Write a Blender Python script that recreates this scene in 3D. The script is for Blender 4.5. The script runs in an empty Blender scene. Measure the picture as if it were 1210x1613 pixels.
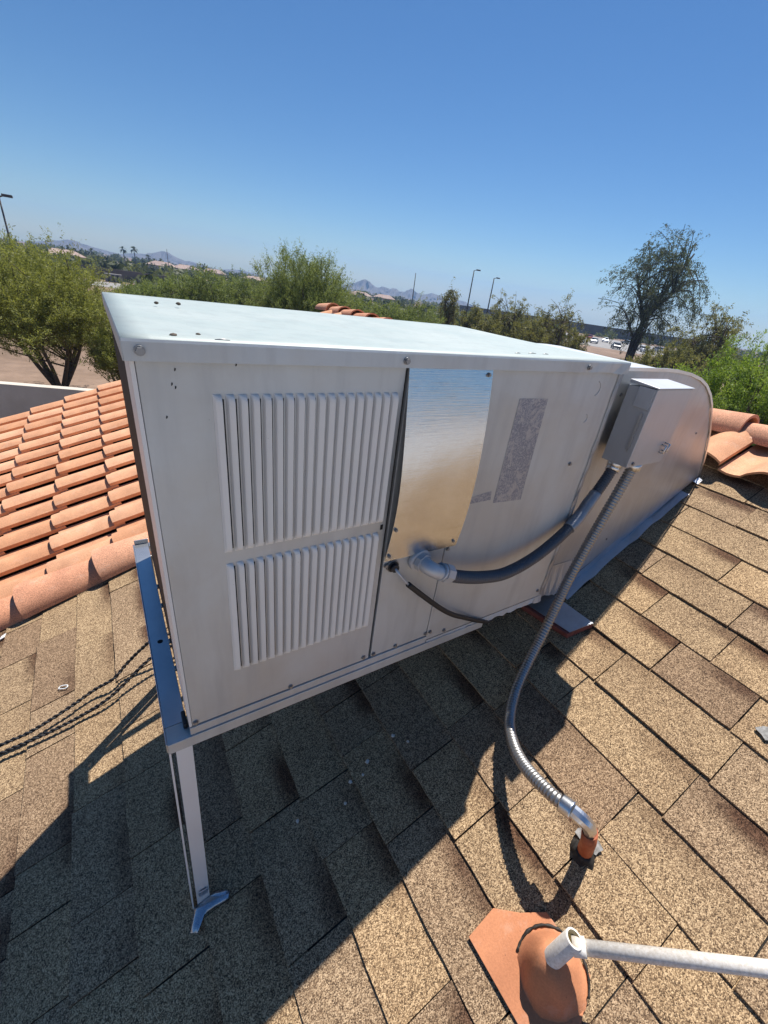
import bpy, math, random
import numpy as np
from mathutils import Vector, Matrix

random.seed(7)
RNG = np.random.default_rng(11)
S = bpy.context.scene
COL = S.collection
rad = math.radians

# ------------------------------------------------------------------ camera
YAW, PIT, ROL = rad(36.543), rad(-28.147), rad(8.494)
fw = Vector((math.sin(YAW) * math.cos(PIT), math.cos(YAW) * math.cos(PIT), math.sin(PIT)))
rt0 = Vector((math.cos(YAW), -math.sin(YAW), 0))
up0 = rt0.cross(fw)
rt = math.cos(ROL) * rt0 + math.sin(ROL) * up0
up = rt.cross(fw)
cam_d = bpy.data.cameras.new('camera')
cam = bpy.data.objects.new('camera', cam_d)
COL.objects.link(cam)
CAM = Vector((-0.0212, -0.5793, 0.7821))
cam.matrix_world = Matrix(((rt.x, up.x, -fw.x, CAM.x), (rt.y, up.y, -fw.y, CAM.y), (rt.z, up.z, -fw.z, CAM.z), (0, 0, 0, 1)))
cam_d.sensor_fit = 'VERTICAL'
cam_d.sensor_height = 36.0
cam_d.lens = 666.8 / 1613 * 36.0
cam_d.shift_x = (605 - 630.4) / 1613
cam_d.shift_y = (807.9 - 806.5) / 1613
cam_d.clip_start = 0.02
cam_d.clip_end = 9000
S.camera = cam

# ------------------------------------------------------------------ sky and sun
KX, KY = 0.41, 0.235
SUN = Vector((KX, KY, 1)).normalized()
SUN_EL = math.asin(SUN.z)
SUN_AZ = math.atan2(SUN.x, SUN.y)
world = bpy.data.worlds.new('World')
S.world = world
world.use_nodes = True
wn = world.node_tree
sky = wn.nodes.new('ShaderNodeTexSky')
sky.sky_type = 'NISHITA'
sky.sun_disc = False
sky.sun_elevation = SUN_EL
sky.sun_rotation = SUN_AZ
sky.altitude = 350
sky.air_density = 1.0
sky.dust_density = 0.05
sky.ozone_density = 2.3
bg = wn.nodes['Background']
bg.inputs['Strength'].default_value = 0.058
hs = wn.nodes.new('ShaderNodeHueSaturation')      # a deep, dry desert blue over the whole dome
hs.inputs['Saturation'].default_value = 1.12
tn = wn.nodes.new('ShaderNodeMix'); tn.data_type = 'RGBA'; tn.blend_type = 'MULTIPLY'
tn.inputs[0].default_value = 1.0; tn.inputs[7].default_value = (0.855, 1.0, 1.17, 1)
wn.links.new(sky.outputs[0], tn.inputs[6]); wn.links.new(tn.outputs[2], hs.inputs['Color']); wn.links.new(hs.outputs[0], bg.inputs[0])
sd = bpy.data.lights.new('sun', 'SUN')
sd.energy = 5.0
sd.angle = rad(0.53)
sd.color = (1.0, 0.972, 0.93)
sun = bpy.data.objects.new('sun', sd)
sun.rotation_euler = SUN.to_track_quat('Z', 'Y').to_euler()
sun.location = (3, 2, 9)
COL.objects.link(sun)
S.view_settings.view_transform = 'Standard'
S.view_settings.look = 'None'
S.view_settings.gamma = 1.0
S.view_settings.use_curve_mapping = False
S.view_settings.exposure = 0.55
S.cycles.max_bounces = 8
S.cycles.diffuse_bounces = 3
S.cycles.glossy_bounces = 4
S.cycles.transmission_bounces = 4
S.cycles.volume_bounces = 0
S.cycles.caustics_reflective = False
S.cycles.caustics_refractive = False
S.cycles.sample_clamp_indirect = 6

# ------------------------------------------------------------------ helpers
LOC = {}


def tag(o, label=None, cat=None, group=None, kind=None):
    if label: o['label'] = label
    if cat: o['category'] = cat
    if group: o['group'] = group
    if kind: o['kind'] = kind
    return o


def thing(name, loc, label, cat, group=None):
    o = bpy.data.objects.new(name, None)
    COL.objects.link(o)
    o.location = loc
    o.empty_display_size = 0.1
    LOC[o] = Vector(loc)
    return tag(o, label, cat, group)


def link(name, me, parent=None, loc=(0, 0, 0)):
    """loc is the world place of the object; parents carry no rotation"""
    o = bpy.data.objects.new(name, me)
    COL.objects.link(o)
    LOC[o] = Vector(loc)
    if parent is not None:
        o.parent = parent
        o.location = Vector(loc) - LOC[parent]
    else:
        o.location = loc
    return o


class MB:
    def __init__(s):
        s.v, s.f, s.m, s.sm = [], [], [], []

    def add(s, vs, fs, mi=0, smooth=False):
        b = len(s.v)
        s.v += [tuple(v) for v in vs]
        for f in fs:
            s.f.append(tuple(i + b for i in f)); s.m.append(mi); s.sm.append(smooth)
        return s

    def box(s, lo, hi, mi=0):
        x0, y0, z0 = lo; x1, y1, z1 = hi
        return s.hexa([(x0, y0, z0), (x1, y0, z0), (x1, y1, z0), (x0, y1, z0), (x0, y0, z1), (x1, y0, z1), (x1, y1, z1), (x0, y1, z1)], mi)

    def hexa(s, p, mi=0):
        return s.add(p, [(0, 3, 2, 1), (4, 5, 6, 7), (0, 1, 5, 4), (1, 2, 6, 5), (2, 3, 7, 6), (3, 0, 4, 7)], mi)

    def prism(s, poly, d, mi=0, mi_side=None, smooth_side=False):
        """poly: 3D points counter clockwise seen against d; extruded by d"""
        n = len(poly); d = Vector(d)
        a = [Vector(q) for q in poly]; b = [q + d for q in a]
        base = len(s.v)
        s.add(a + b, [tuple(range(n))[::-1], tuple(range(n, 2 * n))], mi)
        for i in range(n):
            j = (i + 1) % n
            s.f.append((base + i, base + j, base + n + j, base + n + i)); s.m.append(mi if mi_side is None else mi_side); s.sm.append(smooth_side)
        return s

    def tube(s, pts, r, n=10, mi=0, cap=True, smooth=True):
        pts = [Vector(p) for p in pts]
        rs = r if isinstance(r, (list, tuple, np.ndarray)) else [r] * len(pts)
        t0 = (pts[1] - pts[0]).normalized()
        ref = Vector((0, 0, 1)) if abs(t0.z) < 0.9 else Vector((1, 0, 0))
        u = t0.cross(ref).normalized()
        base = len(s.v)
        for i, p in enumerate(pts):
            t = (pts[min(i + 1, len(pts) - 1)] - pts[max(i - 1, 0)]).normalized()
            u = (u - t * u.dot(t)).normalized()
            w = t.cross(u)
            for k in range(n):
                a = 2 * math.pi * k / n
                s.v.append(tuple(p + (u * math.cos(a) + w * math.sin(a)) * rs[i]))
        for i in range(len(pts) - 1):
            for k in range(n):
                k2 = (k + 1) % n
                s.f.append((base + i * n + k, base + i * n + k2, base + (i + 1) * n + k2, base + (i + 1) * n + k)); s.m.append(mi); s.sm.append(smooth)
        if cap:
            s.f.append(tuple(base + k for k in range(n))[::-1]); s.m.append(mi); s.sm.append(False)
            e = base + (len(pts) - 1) * n
            s.f.append(tuple(e + k for k in range(n))); s.m.append(mi); s.sm.append(False)
        return s

    def grid(s, rows, mi=0, smooth=True, close=False):
        nr, nc = len(rows), len(rows[0]); b = len(s.v)
        for r in rows: s.v += [tuple(p) for p in r]
        for i in range(nr - 1):
            for j in range(nc - 1):
                s.f.append((b + i * nc + j, b + i * nc + j + 1, b + (i + 1) * nc + j + 1, b + (i + 1) * nc + j)); s.m.append(mi); s.sm.append(smooth)
        return s

    def mesh(s, name, mats, off=(0, 0, 0)):
        me = bpy.data.meshes.new(name)
        o = Vector(off)
        me.from_pydata([Vector(v) - o for v in s.v], [], s.f)
        for m in (mats if isinstance(mats, (list, tuple)) else [mats]): me.materials.append(m)
        me.polygons.foreach_set('material_index', s.m)
        me.polygons.foreach_set('use_smooth', s.sm)
        me.update()
        return me

    def build(s, name, mats, parent=None, loc=None, bevel=0, seg=2):
        l = Vector(loc) if loc is not None else (LOC[parent] if parent is not None else Vector((0, 0, 0)))
        o = link(name, s.mesh(name, mats, l), parent, l)
        if bevel:
            b = o.modifiers.new('bevel', 'BEVEL'); b.width = bevel; b.segments = seg; b.limit_method = 'ANGLE'; b.angle_limit = rad(40)
            b.harden_normals = False
        return o


def spline(pts, step=0.01):
    """Catmull-Rom through the points, even steps"""
    P = [Vector(p) for p in pts]
    P = [P[0] * 2 - P[1]] + P + [P[-1] * 2 - P[-2]]
    out = []
    for i in range(1, len(P) - 2):
        p0, p1, p2, p3 = P[i - 1:i + 3]
        n = max(2, int((p2 - p1).length / (step * 0.25)))
        for k in range(n):
            t = k / n
            out.append(0.5 * ((2 * p1) + (p2 - p0) * t + (2 * p0 - 5 * p1 + 4 * p2 - p3) * t * t + (3 * p1 - p0 - 3 * p2 + p3) * t ** 3))
    out.append(P[-2])
    res = [out[0]]; acc = 0
    for a, b in zip(out, out[1:]):
        acc += (b - a).length
        if acc >= step: res.append(b); acc = 0
    if (res[-1] - out[-1]).length > step * 0.3: res.append(out[-1])
    return res


# ------------------------------------------------------------------ materials
def mat(name, color=(0.5, 0.5, 0.5), rough=0.6, metal=0.0, spec=0.5):
    m = bpy.data.materials.new(name); m.use_nodes = True
    b = m.node_tree.nodes['Principled BSDF']
    b.inputs['Base Color'].default_value = (*color, 1)
    b.inputs['Roughness'].default_value = rough
    b.inputs['Metallic'].default_value = metal
    b.inputs['Specular IOR Level'].default_value = spec
    return m


class NT:
    """small helper round a material's node tree"""
    def __init__(s, m):
        s.m = m; s.t = m.node_tree; s.b = s.t.nodes['Principled BSDF']

    def n(s, kind, **kw):
        x = s.t.nodes.new(kind)
        for k, v in kw.items(): setattr(x, k, v)
        return x

    def set(s, sock, v):
        if isinstance(v, bpy.types.NodeSocket): s.t.links.new(v, sock)
        elif v is not None: sock.default_value = v

    def pos(s, scale=(1, 1, 1), obj=False):
        g = s.n('ShaderNodeTexCoord').outputs['Object'] if obj else s.n('ShaderNodeNewGeometry').outputs['Position']
        mp = s.n('ShaderNodeMapping'); s.set(mp.inputs['Vector'], g); mp.inputs['Scale'].default_value = scale
        return mp.outputs[0]

    def noise(s, vec, scale, detail=3, rough=0.55, dist=0.0):
        x = s.n('ShaderNodeTexNoise'); s.set(x.inputs['Vector'], vec)
        x.inputs['Scale'].default_value = scale; x.inputs['Detail'].default_value = detail
        x.inputs['Roughness'].default_value = rough; x.inputs['Distortion'].default_value = dist
        return x.outputs['Fac']

    def vor(s, vec, scale, feature='F1', out='Distance'):
        x = s.n('ShaderNodeTexVoronoi', feature=feature); s.set(x.inputs['Vector'], vec); x.inputs['Scale'].default_value = scale
        return x.outputs[out]

    def ramp(s, fac, stops, interp='LINEAR'):
        x = s.n('ShaderNodeValToRGB'); s.set(x.inputs['Fac'], fac); r = x.color_ramp; r.interpolation = interp
        while len(r.elements) < len(stops): r.elements.new(0.5)
        for e, (p, c) in zip(r.elements, stops):
            e.position = p; e.color = (c, c, c, 1) if isinstance(c, (int, float)) else (*c, 1)
        return x.outputs['Color']

    def mix(s, fac, a, b, blend='MIX'):
        x = s.n('ShaderNodeMix', data_type='RGBA', blend_type=blend)
        s.set(x.inputs[0], fac); 
        for sk, v in ((x.inputs[6], a), (x.inputs[7], b)):
            s.set(sk, (*v, 1) if isinstance(v, tuple) and len(v) == 3 else v)
        return x.outputs[2]

    def math(s, op, a, b=None, c=None, clamp=False):
        x = s.n('ShaderNodeMath', operation=op, use_clamp=clamp)
        for sk, v in zip(x.inputs, (a, b, c)): s.set(sk, v)
        return x.outputs[0]

    def mr(s, v, a, b, c=0.0, d=1.0, smooth=True):
        x = s.n('ShaderNodeMapRange', interpolation_type='SMOOTHSTEP' if smooth else 'LINEAR')
        for sk, q in zip(x.inputs, (v, a, b, c, d)): s.set(sk, q)
        return x.outputs[0]

    def bump(s, h, strength=0.3, dist=0.002, chain=None):
        x = s.n('ShaderNodeBump'); x.inputs['Strength'].default_value = strength; x.inputs['Distance'].default_value = dist
        s.set(x.inputs['Height'], h); 
        if chain is not None: s.set(x.inputs['Normal'], chain)
        s.set(s.b.inputs['Normal'], x.outputs[0]); return x.outputs[0]

    def col(s, c): s.set(s.b.inputs['Base Color'], c)
    def rough(s, c): s.set(s.b.inputs['Roughness'], c)
    def rnd(s): return s.n('ShaderNodeObjectInfo').outputs['Random']
    def xyz(s, v):
        x = s.n('ShaderNodeSeparateXYZ'); s.set(x.inputs[0], v); return x.outputs


def m_shingle():
    m = mat('asphalt_granules', rough=0.92, spec=0.25); t = NT(m)
    p = t.pos()
    vc = t.n('ShaderNodeTexVoronoi', feature='F1'); t.set(vc.inputs['Vector'], p); vc.inputs['Scale'].default_value = 540
    cr = t.n('ShaderNodeSeparateColor'); t.set(cr.inputs[0], vc.outputs['Color'])
    g = t.math('ADD', t.math('MULTIPLY', cr.outputs[0], 0.30), 0.34)
    g2 = t.noise(p, 95, 3, 0.6)
    big = t.noise(p, 5, 3, 0.6)
    f = t.math('ADD', t.math('MULTIPLY', g, 0.84), t.math('MULTIPLY', g2, 0.16))
    c = t.ramp(f, [(0.37, (0.067, 0.044, 0.027)), (0.455, (0.22, 0.146, 0.086)), (0.53, (0.395, 0.282, 0.170)), (0.62, (0.66, 0.498, 0.318))])
    r = t.rnd()
    r2 = t.math('FRACT', t.math('MULTIPLY', r, 17.31))
    r3 = t.math('FRACT', t.math('MULTIPLY', r, 7.77))
    tone = t.ramp(r, [(0.0, (0.76, 0.70, 0.68)), (0.25, (0.93, 0.9, 0.88)), (0.6, (1.0, 0.97, 0.9)), (1.0, (1.12, 1.06, 0.95))])
    c = t.mix(1.0, c, tone, 'MULTIPLY')
    o = t.xyz(t.pos(obj=True))
    band = t.mr(o[0], 0.078, 0.132)
    vf = t.mr(t.math('ABSOLUTE', t.math('SUBTRACT', o[1], r2)), 0.65, 0.05)
    amt = t.mr(r3, 0.12, 0.62, 0.0, 1.0)
    k = t.math('MULTIPLY', t.math('MULTIPLY', band, vf), amt)
    k = t.math('MULTIPLY', k, t.mr(big, 0.3, 0.6, 0.6, 1.1))
    c = t.mix(k, c, t.mix(1.0, c, (0.30, 0.225, 0.215), 'MULTIPLY'))
    wear = t.ramp(big, [(0.3, (0.86, 0.83, 0.82)), (0.7, (1.07, 1.05, 1.02))])
    c = t.mix(1.0, c, wear, 'MULTIPLY')
    t.col(c)
    t.bump(t.math('SUBTRACT', 1.0, vc.outputs['Distance']), 0.5, 0.0016)
    return m


def m_clay(name, a, b, speck=0.25):
    m = mat(name, rough=0.85, spec=0.3); t = NT(m); p = t.pos()
    r = t.rnd()
    c = t.mix(t.ramp(r, [(0, 0.0), (1, 1.0)]), a, b)
    n1 = t.noise(p, 9, 4, 0.6)
    c = t.mix(1.0, c, t.ramp(n1, [(0.3, (0.80, 0.78, 0.78)), (0.7, (1.1, 1.1, 1.08))]), 'MULTIPLY')
    n2 = t.noise(p, 260, 2, 0.6)
    c = t.mix(1.0, c, t.ramp(n2, [(0.35, 1.0 - speck), (0.62, 1.0 + speck)]), 'MULTIPLY')
    # pale lime bloom and small dark pits
    lime = t.ramp(t.noise(p, 14, 5, 0.7), [(0.56, 0.0), (0.75, 0.35)])
    c = t.mix(lime, c, (0.66, 0.47, 0.36))
    pit = t.ramp(t.vor(p, 30), [(0.02, 0.55), (0.06, 0.0)])
    c = t.mix(pit, c, (0.16, 0.07, 0.04))
    t.col(c)
    t.bump(n2, 0.35, 0.0012)
    return m


def m_paint(name, base, metal, rough, stain=0.25, scale=1.0, warm=(0.86, 0.80, 0.74)):
    m = mat(name, base, rough, metal); t = NT(m); p = t.pos()
    n = t.noise(p, 4 * scale, 5, 0.62, 0.4)
    st = t.noise(t.pos((9, 9, 1.2)), 3 * scale, 4, 0.6)
    fine = t.noise(p, 420, 2, 0.5)
    c = t.mix(t.ramp(n, [(0.38, stain), (0.62, 0.0)]), base, t.mix(1.0, base, warm, 'MULTIPLY'))
    c = t.mix(t.ramp(st, [(0.48, 0.0), (0.72, stain * 0.7)]), c, (base[0] * 0.72, base[1] * 0.71, base[2] * 0.72))
    c = t.mix(t.ramp(t.vor(p, 34 * scale), [(0.012, 0.35), (0.035, 0.0)]), c, (0.16, 0.13, 0.11))
    t.col(c)
    t.rough(t.math('ADD', t.math('MULTIPLY', n, 0.16), rough - 0.08))
    b1 = t.bump(t.noise(p, 3.2, 2, 0.5), 0.30, 0.03)
    t.bump(t.math('ADD', t.math('MULTIPLY', fine, 0.15), t.noise(p, 12, 3, 0.5)), 0.12, 0.004, b1)
    return m


def m_bare_metal(name, base, rough, scratch=0.5, wav=0.15):
    m = mat(name, base, rough, 1.0); t = NT(m); p = t.pos()
    sc = t.noise(t.pos((3, 3, 130)), 4, 4, 0.65)
    bl = t.noise(p, 7, 5, 0.65, 0.5)
    c = t.mix(t.ramp(bl, [(0.35, 0.35), (0.65, 0.0)]), base, (base[0] * 0.72, base[1] * 0.70, base[2] * 0.68))
    c = t.mix(t.ramp(sc, [(0.6, 0.0), (0.72, scratch * 0.45)]), c, (base[0] * 0.55, base[1] * 0.5, base[2] * 0.45))
    t.col(c)
    t.rough(t.math('ADD', t.math('MULTIPLY', bl, 0.22), rough - 0.1))
    b1 = t.bump(t.noise(p, 5, 1, 0.4), wav, 0.02)
    t.bump(t.math('ADD', t.noise(p, 26, 3, 0.6), t.math('MULTIPLY', sc, 0.5)), wav * 0.55, 0.004, b1)
    return m


def m_leaf(name, a, b):
    m = mat(name, a, 0.6, 0, 0.3); t = NT(m)
    at = t.n('ShaderNodeAttribute', attribute_name='tint').outputs['Fac']
    c = t.mix(at, a, b)
    t.col(c)
    tr = t.n('ShaderNodeBsdfTranslucent'); t.set(tr.inputs[0], t.mix(1.0, c, (1.5, 1.5, 0.8), 'MULTIPLY'))
    mx = t.n('ShaderNodeMixShader'); mx.inputs[0].default_value = 0.38
    out = t.t.nodes['Material Output']
    t.set(mx.inputs[1], t.b.outputs[0]); t.set(mx.inputs[2], tr.outputs[0]); t.set(out.inputs[0], mx.outputs[0])
    return m


def m_simple(name, a, b, scale, rough=0.9, bump=0.0, spec=0.3, metal=0.0):
    m = mat(name, a, rough, metal, spec); t = NT(m); p = t.pos()
    n = t.noise(p, scale, 5, 0.62)
    t.col(t.mix(t.ramp(n, [(0.35, 0.0), (0.65, 1.0)]), a, b))
    if bump: t.bump(n, bump, 0.2 / scale)
    return m


M = dict(
    shingle=m_shingle(),
    felt=m_simple('black_felt', (0.012, 0.011, 0.010), (0.03, 0.027, 0.024), 60),
    tile=m_clay('terracotta_tile', (0.58, 0.28, 0.145), (0.73, 0.41, 0.245), 0.15),
    cap=m_clay('terracotta_cap', (0.56, 0.255, 0.145), (0.64, 0.33, 0.20), 0.30),
    paint=m_paint('silver_cabinet_paint', (0.555, 0.57, 0.56), 0.32, 0.47, 0.7),
    louver=m_paint('brightened_silver_paint', (0.80, 0.77, 0.72), 0.05, 0.42, 0.2),  # cabinet paint lightened: light caught by the louver faces put into the colour
    top=m_paint('pale_top_paint', (0.40, 0.438, 0.405), 0.05, 0.5, 0.6, 1.4, (0.84, 0.90, 0.90)),
    duct=m_paint('silver_duct_paint', (0.55, 0.575, 0.59), 0.5, 0.42, 0.7, 1.6),
    boxp=m_paint('grey_enamel', (0.52, 0.525, 0.53), 0.25, 0.38, 0.25, 2.0),
    rail=m_paint('glossy_rail_paint', (0.55, 0.56, 0.57), 0.80, 0.30, 0.3, 2.0),
    galv=m_bare_metal('galvanised_steel', (0.70, 0.71, 0.72), 0.30),
    flashing=m_paint('flashing_steel', (0.58, 0.60, 0.62), 0.75, 0.36, 0.4, 3.0),
    patch=m_bare_metal('bare_aluminium', (0.74, 0.75, 0.745), 0.23, 1.2, 0.22),
    tape=m_bare_metal('foil_tape', (0.82, 0.82, 0.83), 0.32, 0.3, 0.6),
    bluefoil=m_paint('dirty_foil', (0.42, 0.48, 0.55), 0.85, 0.26, 0.8, 8.0),
    oldtape=m_paint('dull_painted_tape', (0.34, 0.345, 0.36), 0.5, 0.42, 0.7, 6.0),
    sideshade=m_simple('dark_side_shade', (0.006, 0.006, 0.006), (0.014, 0.013, 0.012), 90, 0.7),  # shade on the recessed left side, put into a near-black colour
    screw=mat('screw_steel', (0.30, 0.295, 0.29), 0.5, 0.8),
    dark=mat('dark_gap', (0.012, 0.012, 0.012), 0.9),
    rubber=mat('black_rubber', (0.015, 0.015, 0.016), 0.55),
    conduit=mat('dark_liquidtight_jacket', (0.075, 0.078, 0.088), 0.48),
    flex=m_paint('flexible_steel_conduit', (0.36, 0.355, 0.345), 0.88, 0.44, 0.3, 3.0),
    pvc=m_simple('weathered_white_pvc', (0.66, 0.59, 0.50), (0.86, 0.80, 0.72), 190, 0.55, 0.1, 0.4),
    pvcin=m_simple('stained_pvc_bore', (0.42, 0.33, 0.16), (0.70, 0.62, 0.42), 60, 0.6),
    orange=m_clay('orange_flashing_paint', (0.52, 0.20, 0.095), (0.56, 0.235, 0.115), 0.06),
    rust=m_simple('orange_stub_paint', (0.36, 0.09, 0.035), (0.48, 0.14, 0.06), 60, 0.6),
    primer=m_simple('rusty_primer_edge', (0.16, 0.05, 0.04), (0.24, 0.085, 0.07), 60, 0.7),
    tar=m_simple('roof_tar', (0.010, 0.009, 0.008), (0.04, 0.035, 0.03), 90, 0.6, 0.5),
    sealant=m_simple('grey_sealant', (0.16, 0.15, 0.135), (0.36, 0.345, 0.32), 90, 0.7, 0.6),
    sticker=None, white=mat('white_scrap', (0.75, 0.74, 0.70), 0.6),
    stone=m_simple('pale_pebble', (0.50, 0.45, 0.38), (0.70, 0.66, 0.58), 300, 0.8),
    bark=m_simple('grey_bark', (0.075, 0.055, 0.04), (0.14, 0.11, 0.085), 12, 0.9),
    barkdark=m_simple('dark_bark', (0.025, 0.020, 0.016), (0.06, 0.048, 0.038), 9, 0.9),
    leaf_olive=m_leaf('olive_leaves', (0.14, 0.155, 0.036), (0.33, 0.33, 0.105)),
    leaf_green=m_leaf('green_leaves', (0.105, 0.14, 0.040), (0.24, 0.27, 0.11)),
    leaf_bright=m_leaf('bright_leaves', (0.11, 0.18, 0.024), (0.27, 0.34, 0.08)),
    leaf_dark=m_leaf('dark_drooping_leaves', (0.036, 0.046, 0.026), (0.11, 0.125, 0.07)),
    leaf_brown=m_leaf('dry_olive_leaves', (0.10, 0.105, 0.036), (0.25, 0.23, 0.10)),
    leaf_far=m_leaf('far_town_leaves', (0.035, 0.045, 0.018), (0.14, 0.15, 0.06)),
    palm=m_leaf('palm_fronds', (0.025, 0.035, 0.014), (0.06, 0.075, 0.03)),
    wallc=m_simple('grey_block', (0.50, 0.44, 0.36), (0.60, 0.535, 0.445), 1.6, 0.9, 0.1),
    wallfar=m_simple('grey_brown_wall', (0.13, 0.115, 0.10), (0.17, 0.15, 0.135), 0.4),
    brownwall=m_simple('brown_barrier', (0.09, 0.07, 0.055), (0.13, 0.105, 0.085), 0.15),
    stucco=m_simple('pale_stucco', (0.36, 0.31, 0.26), (0.44, 0.385, 0.33), 1.5, 0.9),
    roofpink=m_simple('pale_pink_roof', (0.30, 0.21, 0.17), (0.40, 0.30, 0.25), 1.2, 0.9),
    win=mat('dark_window', (0.02, 0.025, 0.03), 0.15),
    pole=mat('dark_pole', (0.06, 0.055, 0.05), 0.6),
    asphalt=m_simple('asphalt', (0.16, 0.155, 0.15), (0.22, 0.21, 0.2), 0.3),
    concrete=m_simple('pale_concrete', (0.22, 0.205, 0.19), (0.30, 0.28, 0.26), 0.6),
    slab=m_simple('pale_reflector_slab', (0.33, 0.325, 0.315), (0.42, 0.41, 0.40), 0.7),
    tyre=mat('tyre_rubber', (0.02, 0.02, 0.02), 0.8),
    carw=mat('white_car_paint', (0.75, 0.75, 0.74), 0.25), carg=mat('silver_car_paint', (0.42, 0.43, 0.45), 0.25, 0.5),
    card=mat('dark_car_paint', (0.03, 0.035, 0.045), 0.25), carr=mat('red_car_paint', (0.28, 0.03, 0.025), 0.25),
    hill=m_simple('bare_mountain_rock', (0.085, 0.075, 0.07), (0.14, 0.12, 0.11), 0.03, 0.95),
)


def m_ground():
    m = mat('desert_dirt', rough=0.95, spec=0.2); t = NT(m); p = t.pos()
    n = t.noise(p, 0.09, 6, 0.62); n2 = t.noise(p, 1.7, 5, 0.65)
    c = t.ramp(n, [(0.35, (0.13, 0.090, 0.060)), (0.5, (0.215, 0.145, 0.100)), (0.68, (0.275, 0.19, 0.138))])
    c = t.mix(1.0, c, t.ramp(n2, [(0.3, 0.8), (0.7, 1.12)]), 'MULTIPLY')
    t.col(c); t.bump(n2, 0.4, 0.1)
    return m


def m_sticker():
    m = mat('faded_sticker', rough=0.45, metal=0.3); t = NT(m); p = t.pos()
    a = t.noise(t.pos((1, 1, 0.8)), 75, 3, 0.6, 2.5); b = t.noise(p, 16, 4, 0.7, 2.0)
    c = t.mix(t.ramp(a, [(0.455, 0.0), (0.49, 1.0), (0.51, 1.0), (0.545, 0.0)]), (0.235, 0.245, 0.285), (0.46, 0.46, 0.47))
    c = t.mix(t.ramp(b, [(0.52, 0.0), (0.60, 0.75)]), c, (0.46, 0.44, 0.43))
    t.col(c)
    return m


M['ground'] = m_ground()
M['sticker'] = m_sticker()

# ------------------------------------------------------------------ roof frame
PITCH = rad(20.4)
U = Vector((math.cos(PITCH), 0, math.sin(PITCH)))
N = Vector((-math.sin(PITCH), 0, math.cos(PITCH)))
YV = Vector((0, 1, 0))
RO = Vector((0, 0, -0.58))
def RP(u, v, h=0.0): return RO + U * u + YV * v + N * h
RROT = Matrix((U, YV, N)).transposed()      # columns = local axes
GZ = -3.9
GS = 0.0218
GD = Vector((math.sin(YAW), math.cos(YAW)))
def gz(x, y): return GZ - GS * max(0.0, (x * GD.x + y * GD.y))
def polar(az, d): return CAM.x + d * math.sin(rad(az)), CAM.y + d * math.cos(rad(az))


# ================================================================== LARGE STRUCTURE
# ground: a sheet that falls away very gently from the house
mb = MB()
R_ = [0.0, 6, 14, 30, 60, 120, 250, 500, 1000, 1700]
NA = 48
rows = []
for r in R_:
    rows.append([(r * math.sin(2 * math.pi * k / NA), r * math.cos(2 * math.pi * k / NA), gz(r * math.sin(2 * math.pi * k / NA), r * math.cos(2 * math.pi * k / NA))) for k in range(NA + 1)])
mb.grid(rows[1:], 0, True)
mb.add([rows[0][0]] + rows[1], [(0, k + 2, k + 1) for k in range(NA)], 0, True)
tag(mb.build('ground', M['ground']), kind='structure')

dv = MB(); dv.add([(-14, -42, GZ + .02), (46, -42, GZ + .02), (46, -1.9, GZ + .02), (-14, -1.9, GZ + .02)], [(0, 1, 2, 3)])
tag(dv.build('added_reflector_slab', M['slab']), kind='structure')  # unseen slab, added to give the bare metal patch a whitish reflection

# far mountains
def mountain(az0, az1, d, peaks, seed):
    r = np.random.default_rng(seed); n = 90
    az = np.linspace(az0, az1, n)
    h = np.zeros(n)
    for c, w, e in peaks: h = np.maximum(h, e * np.clip(1 - np.abs(az - c) / w, 0, 1) ** 0.9)
    j = np.interp(np.arange(n), np.arange(0, n, 3), r.normal(0, 1, len(range(0, n, 3))))
    j2 = r.normal(0, 1, n)
    h = np.clip(h * (1 + 0.07 * j + 0.03 * j2), 0, None)
    mb = MB(); rows = []
    prof = [(-1.0, -0.02), (-0.75, 0.22), (-0.5, 0.42), (-0.25, 0.74), (0, 1.0), (0.35, 0.6), (1.0, -0.02)]
    for q, (f, s_) in enumerate(prof):
        row = []
        for i in range(n):
            dd = d + 170 * f + r.normal(0, 12) * (0 < q < 6)
            x, y = polar(az[i], dd)
            zb = gz(x, y)
            ss = s_ * (1 + 0.22 * r.normal() * (q not in (0, 4, 6)))
            row.append((x, y, zb - 1 + (h[i] + 1) * max(ss, -0.02)))
        rows.append(row)
    mb.grid(rows, 0, False)
    return mb
D_M = 1350
deg = D_M * math.pi / 180
def E_(el): return (el + 1.25) * deg * 0.86
tag(mountain(-16, 17, D_M, [(-12, 4, E_(-.6)), (-2.4, 2.2, E_(-.75)), (-0.9, 3.4, E_(-.28)), (1.2, 3, E_(-.8)), (5.0, 3, E_(-.6)), (6.8, 3.2, E_(-.05)), (9.4, 3, E_(-.65)), (14.5, 3, E_(-.78))], 3).build('mountain', M['hill']), kind='structure')
tag(mountain(22, 44, D_M, [(24.5, 3, E_(-.6)), (28.2, 3.2, E_(.25)), (30.6, 2.6, E_(-.1)), (32, 2.5, E_(-.25)), (34.0, 2.6, E_(.12)), (36.5, 3, E_(-.02)), (40, 3.4, E_(-.5))], 5).build('mountain', M['hill']), kind='structure')

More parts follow.
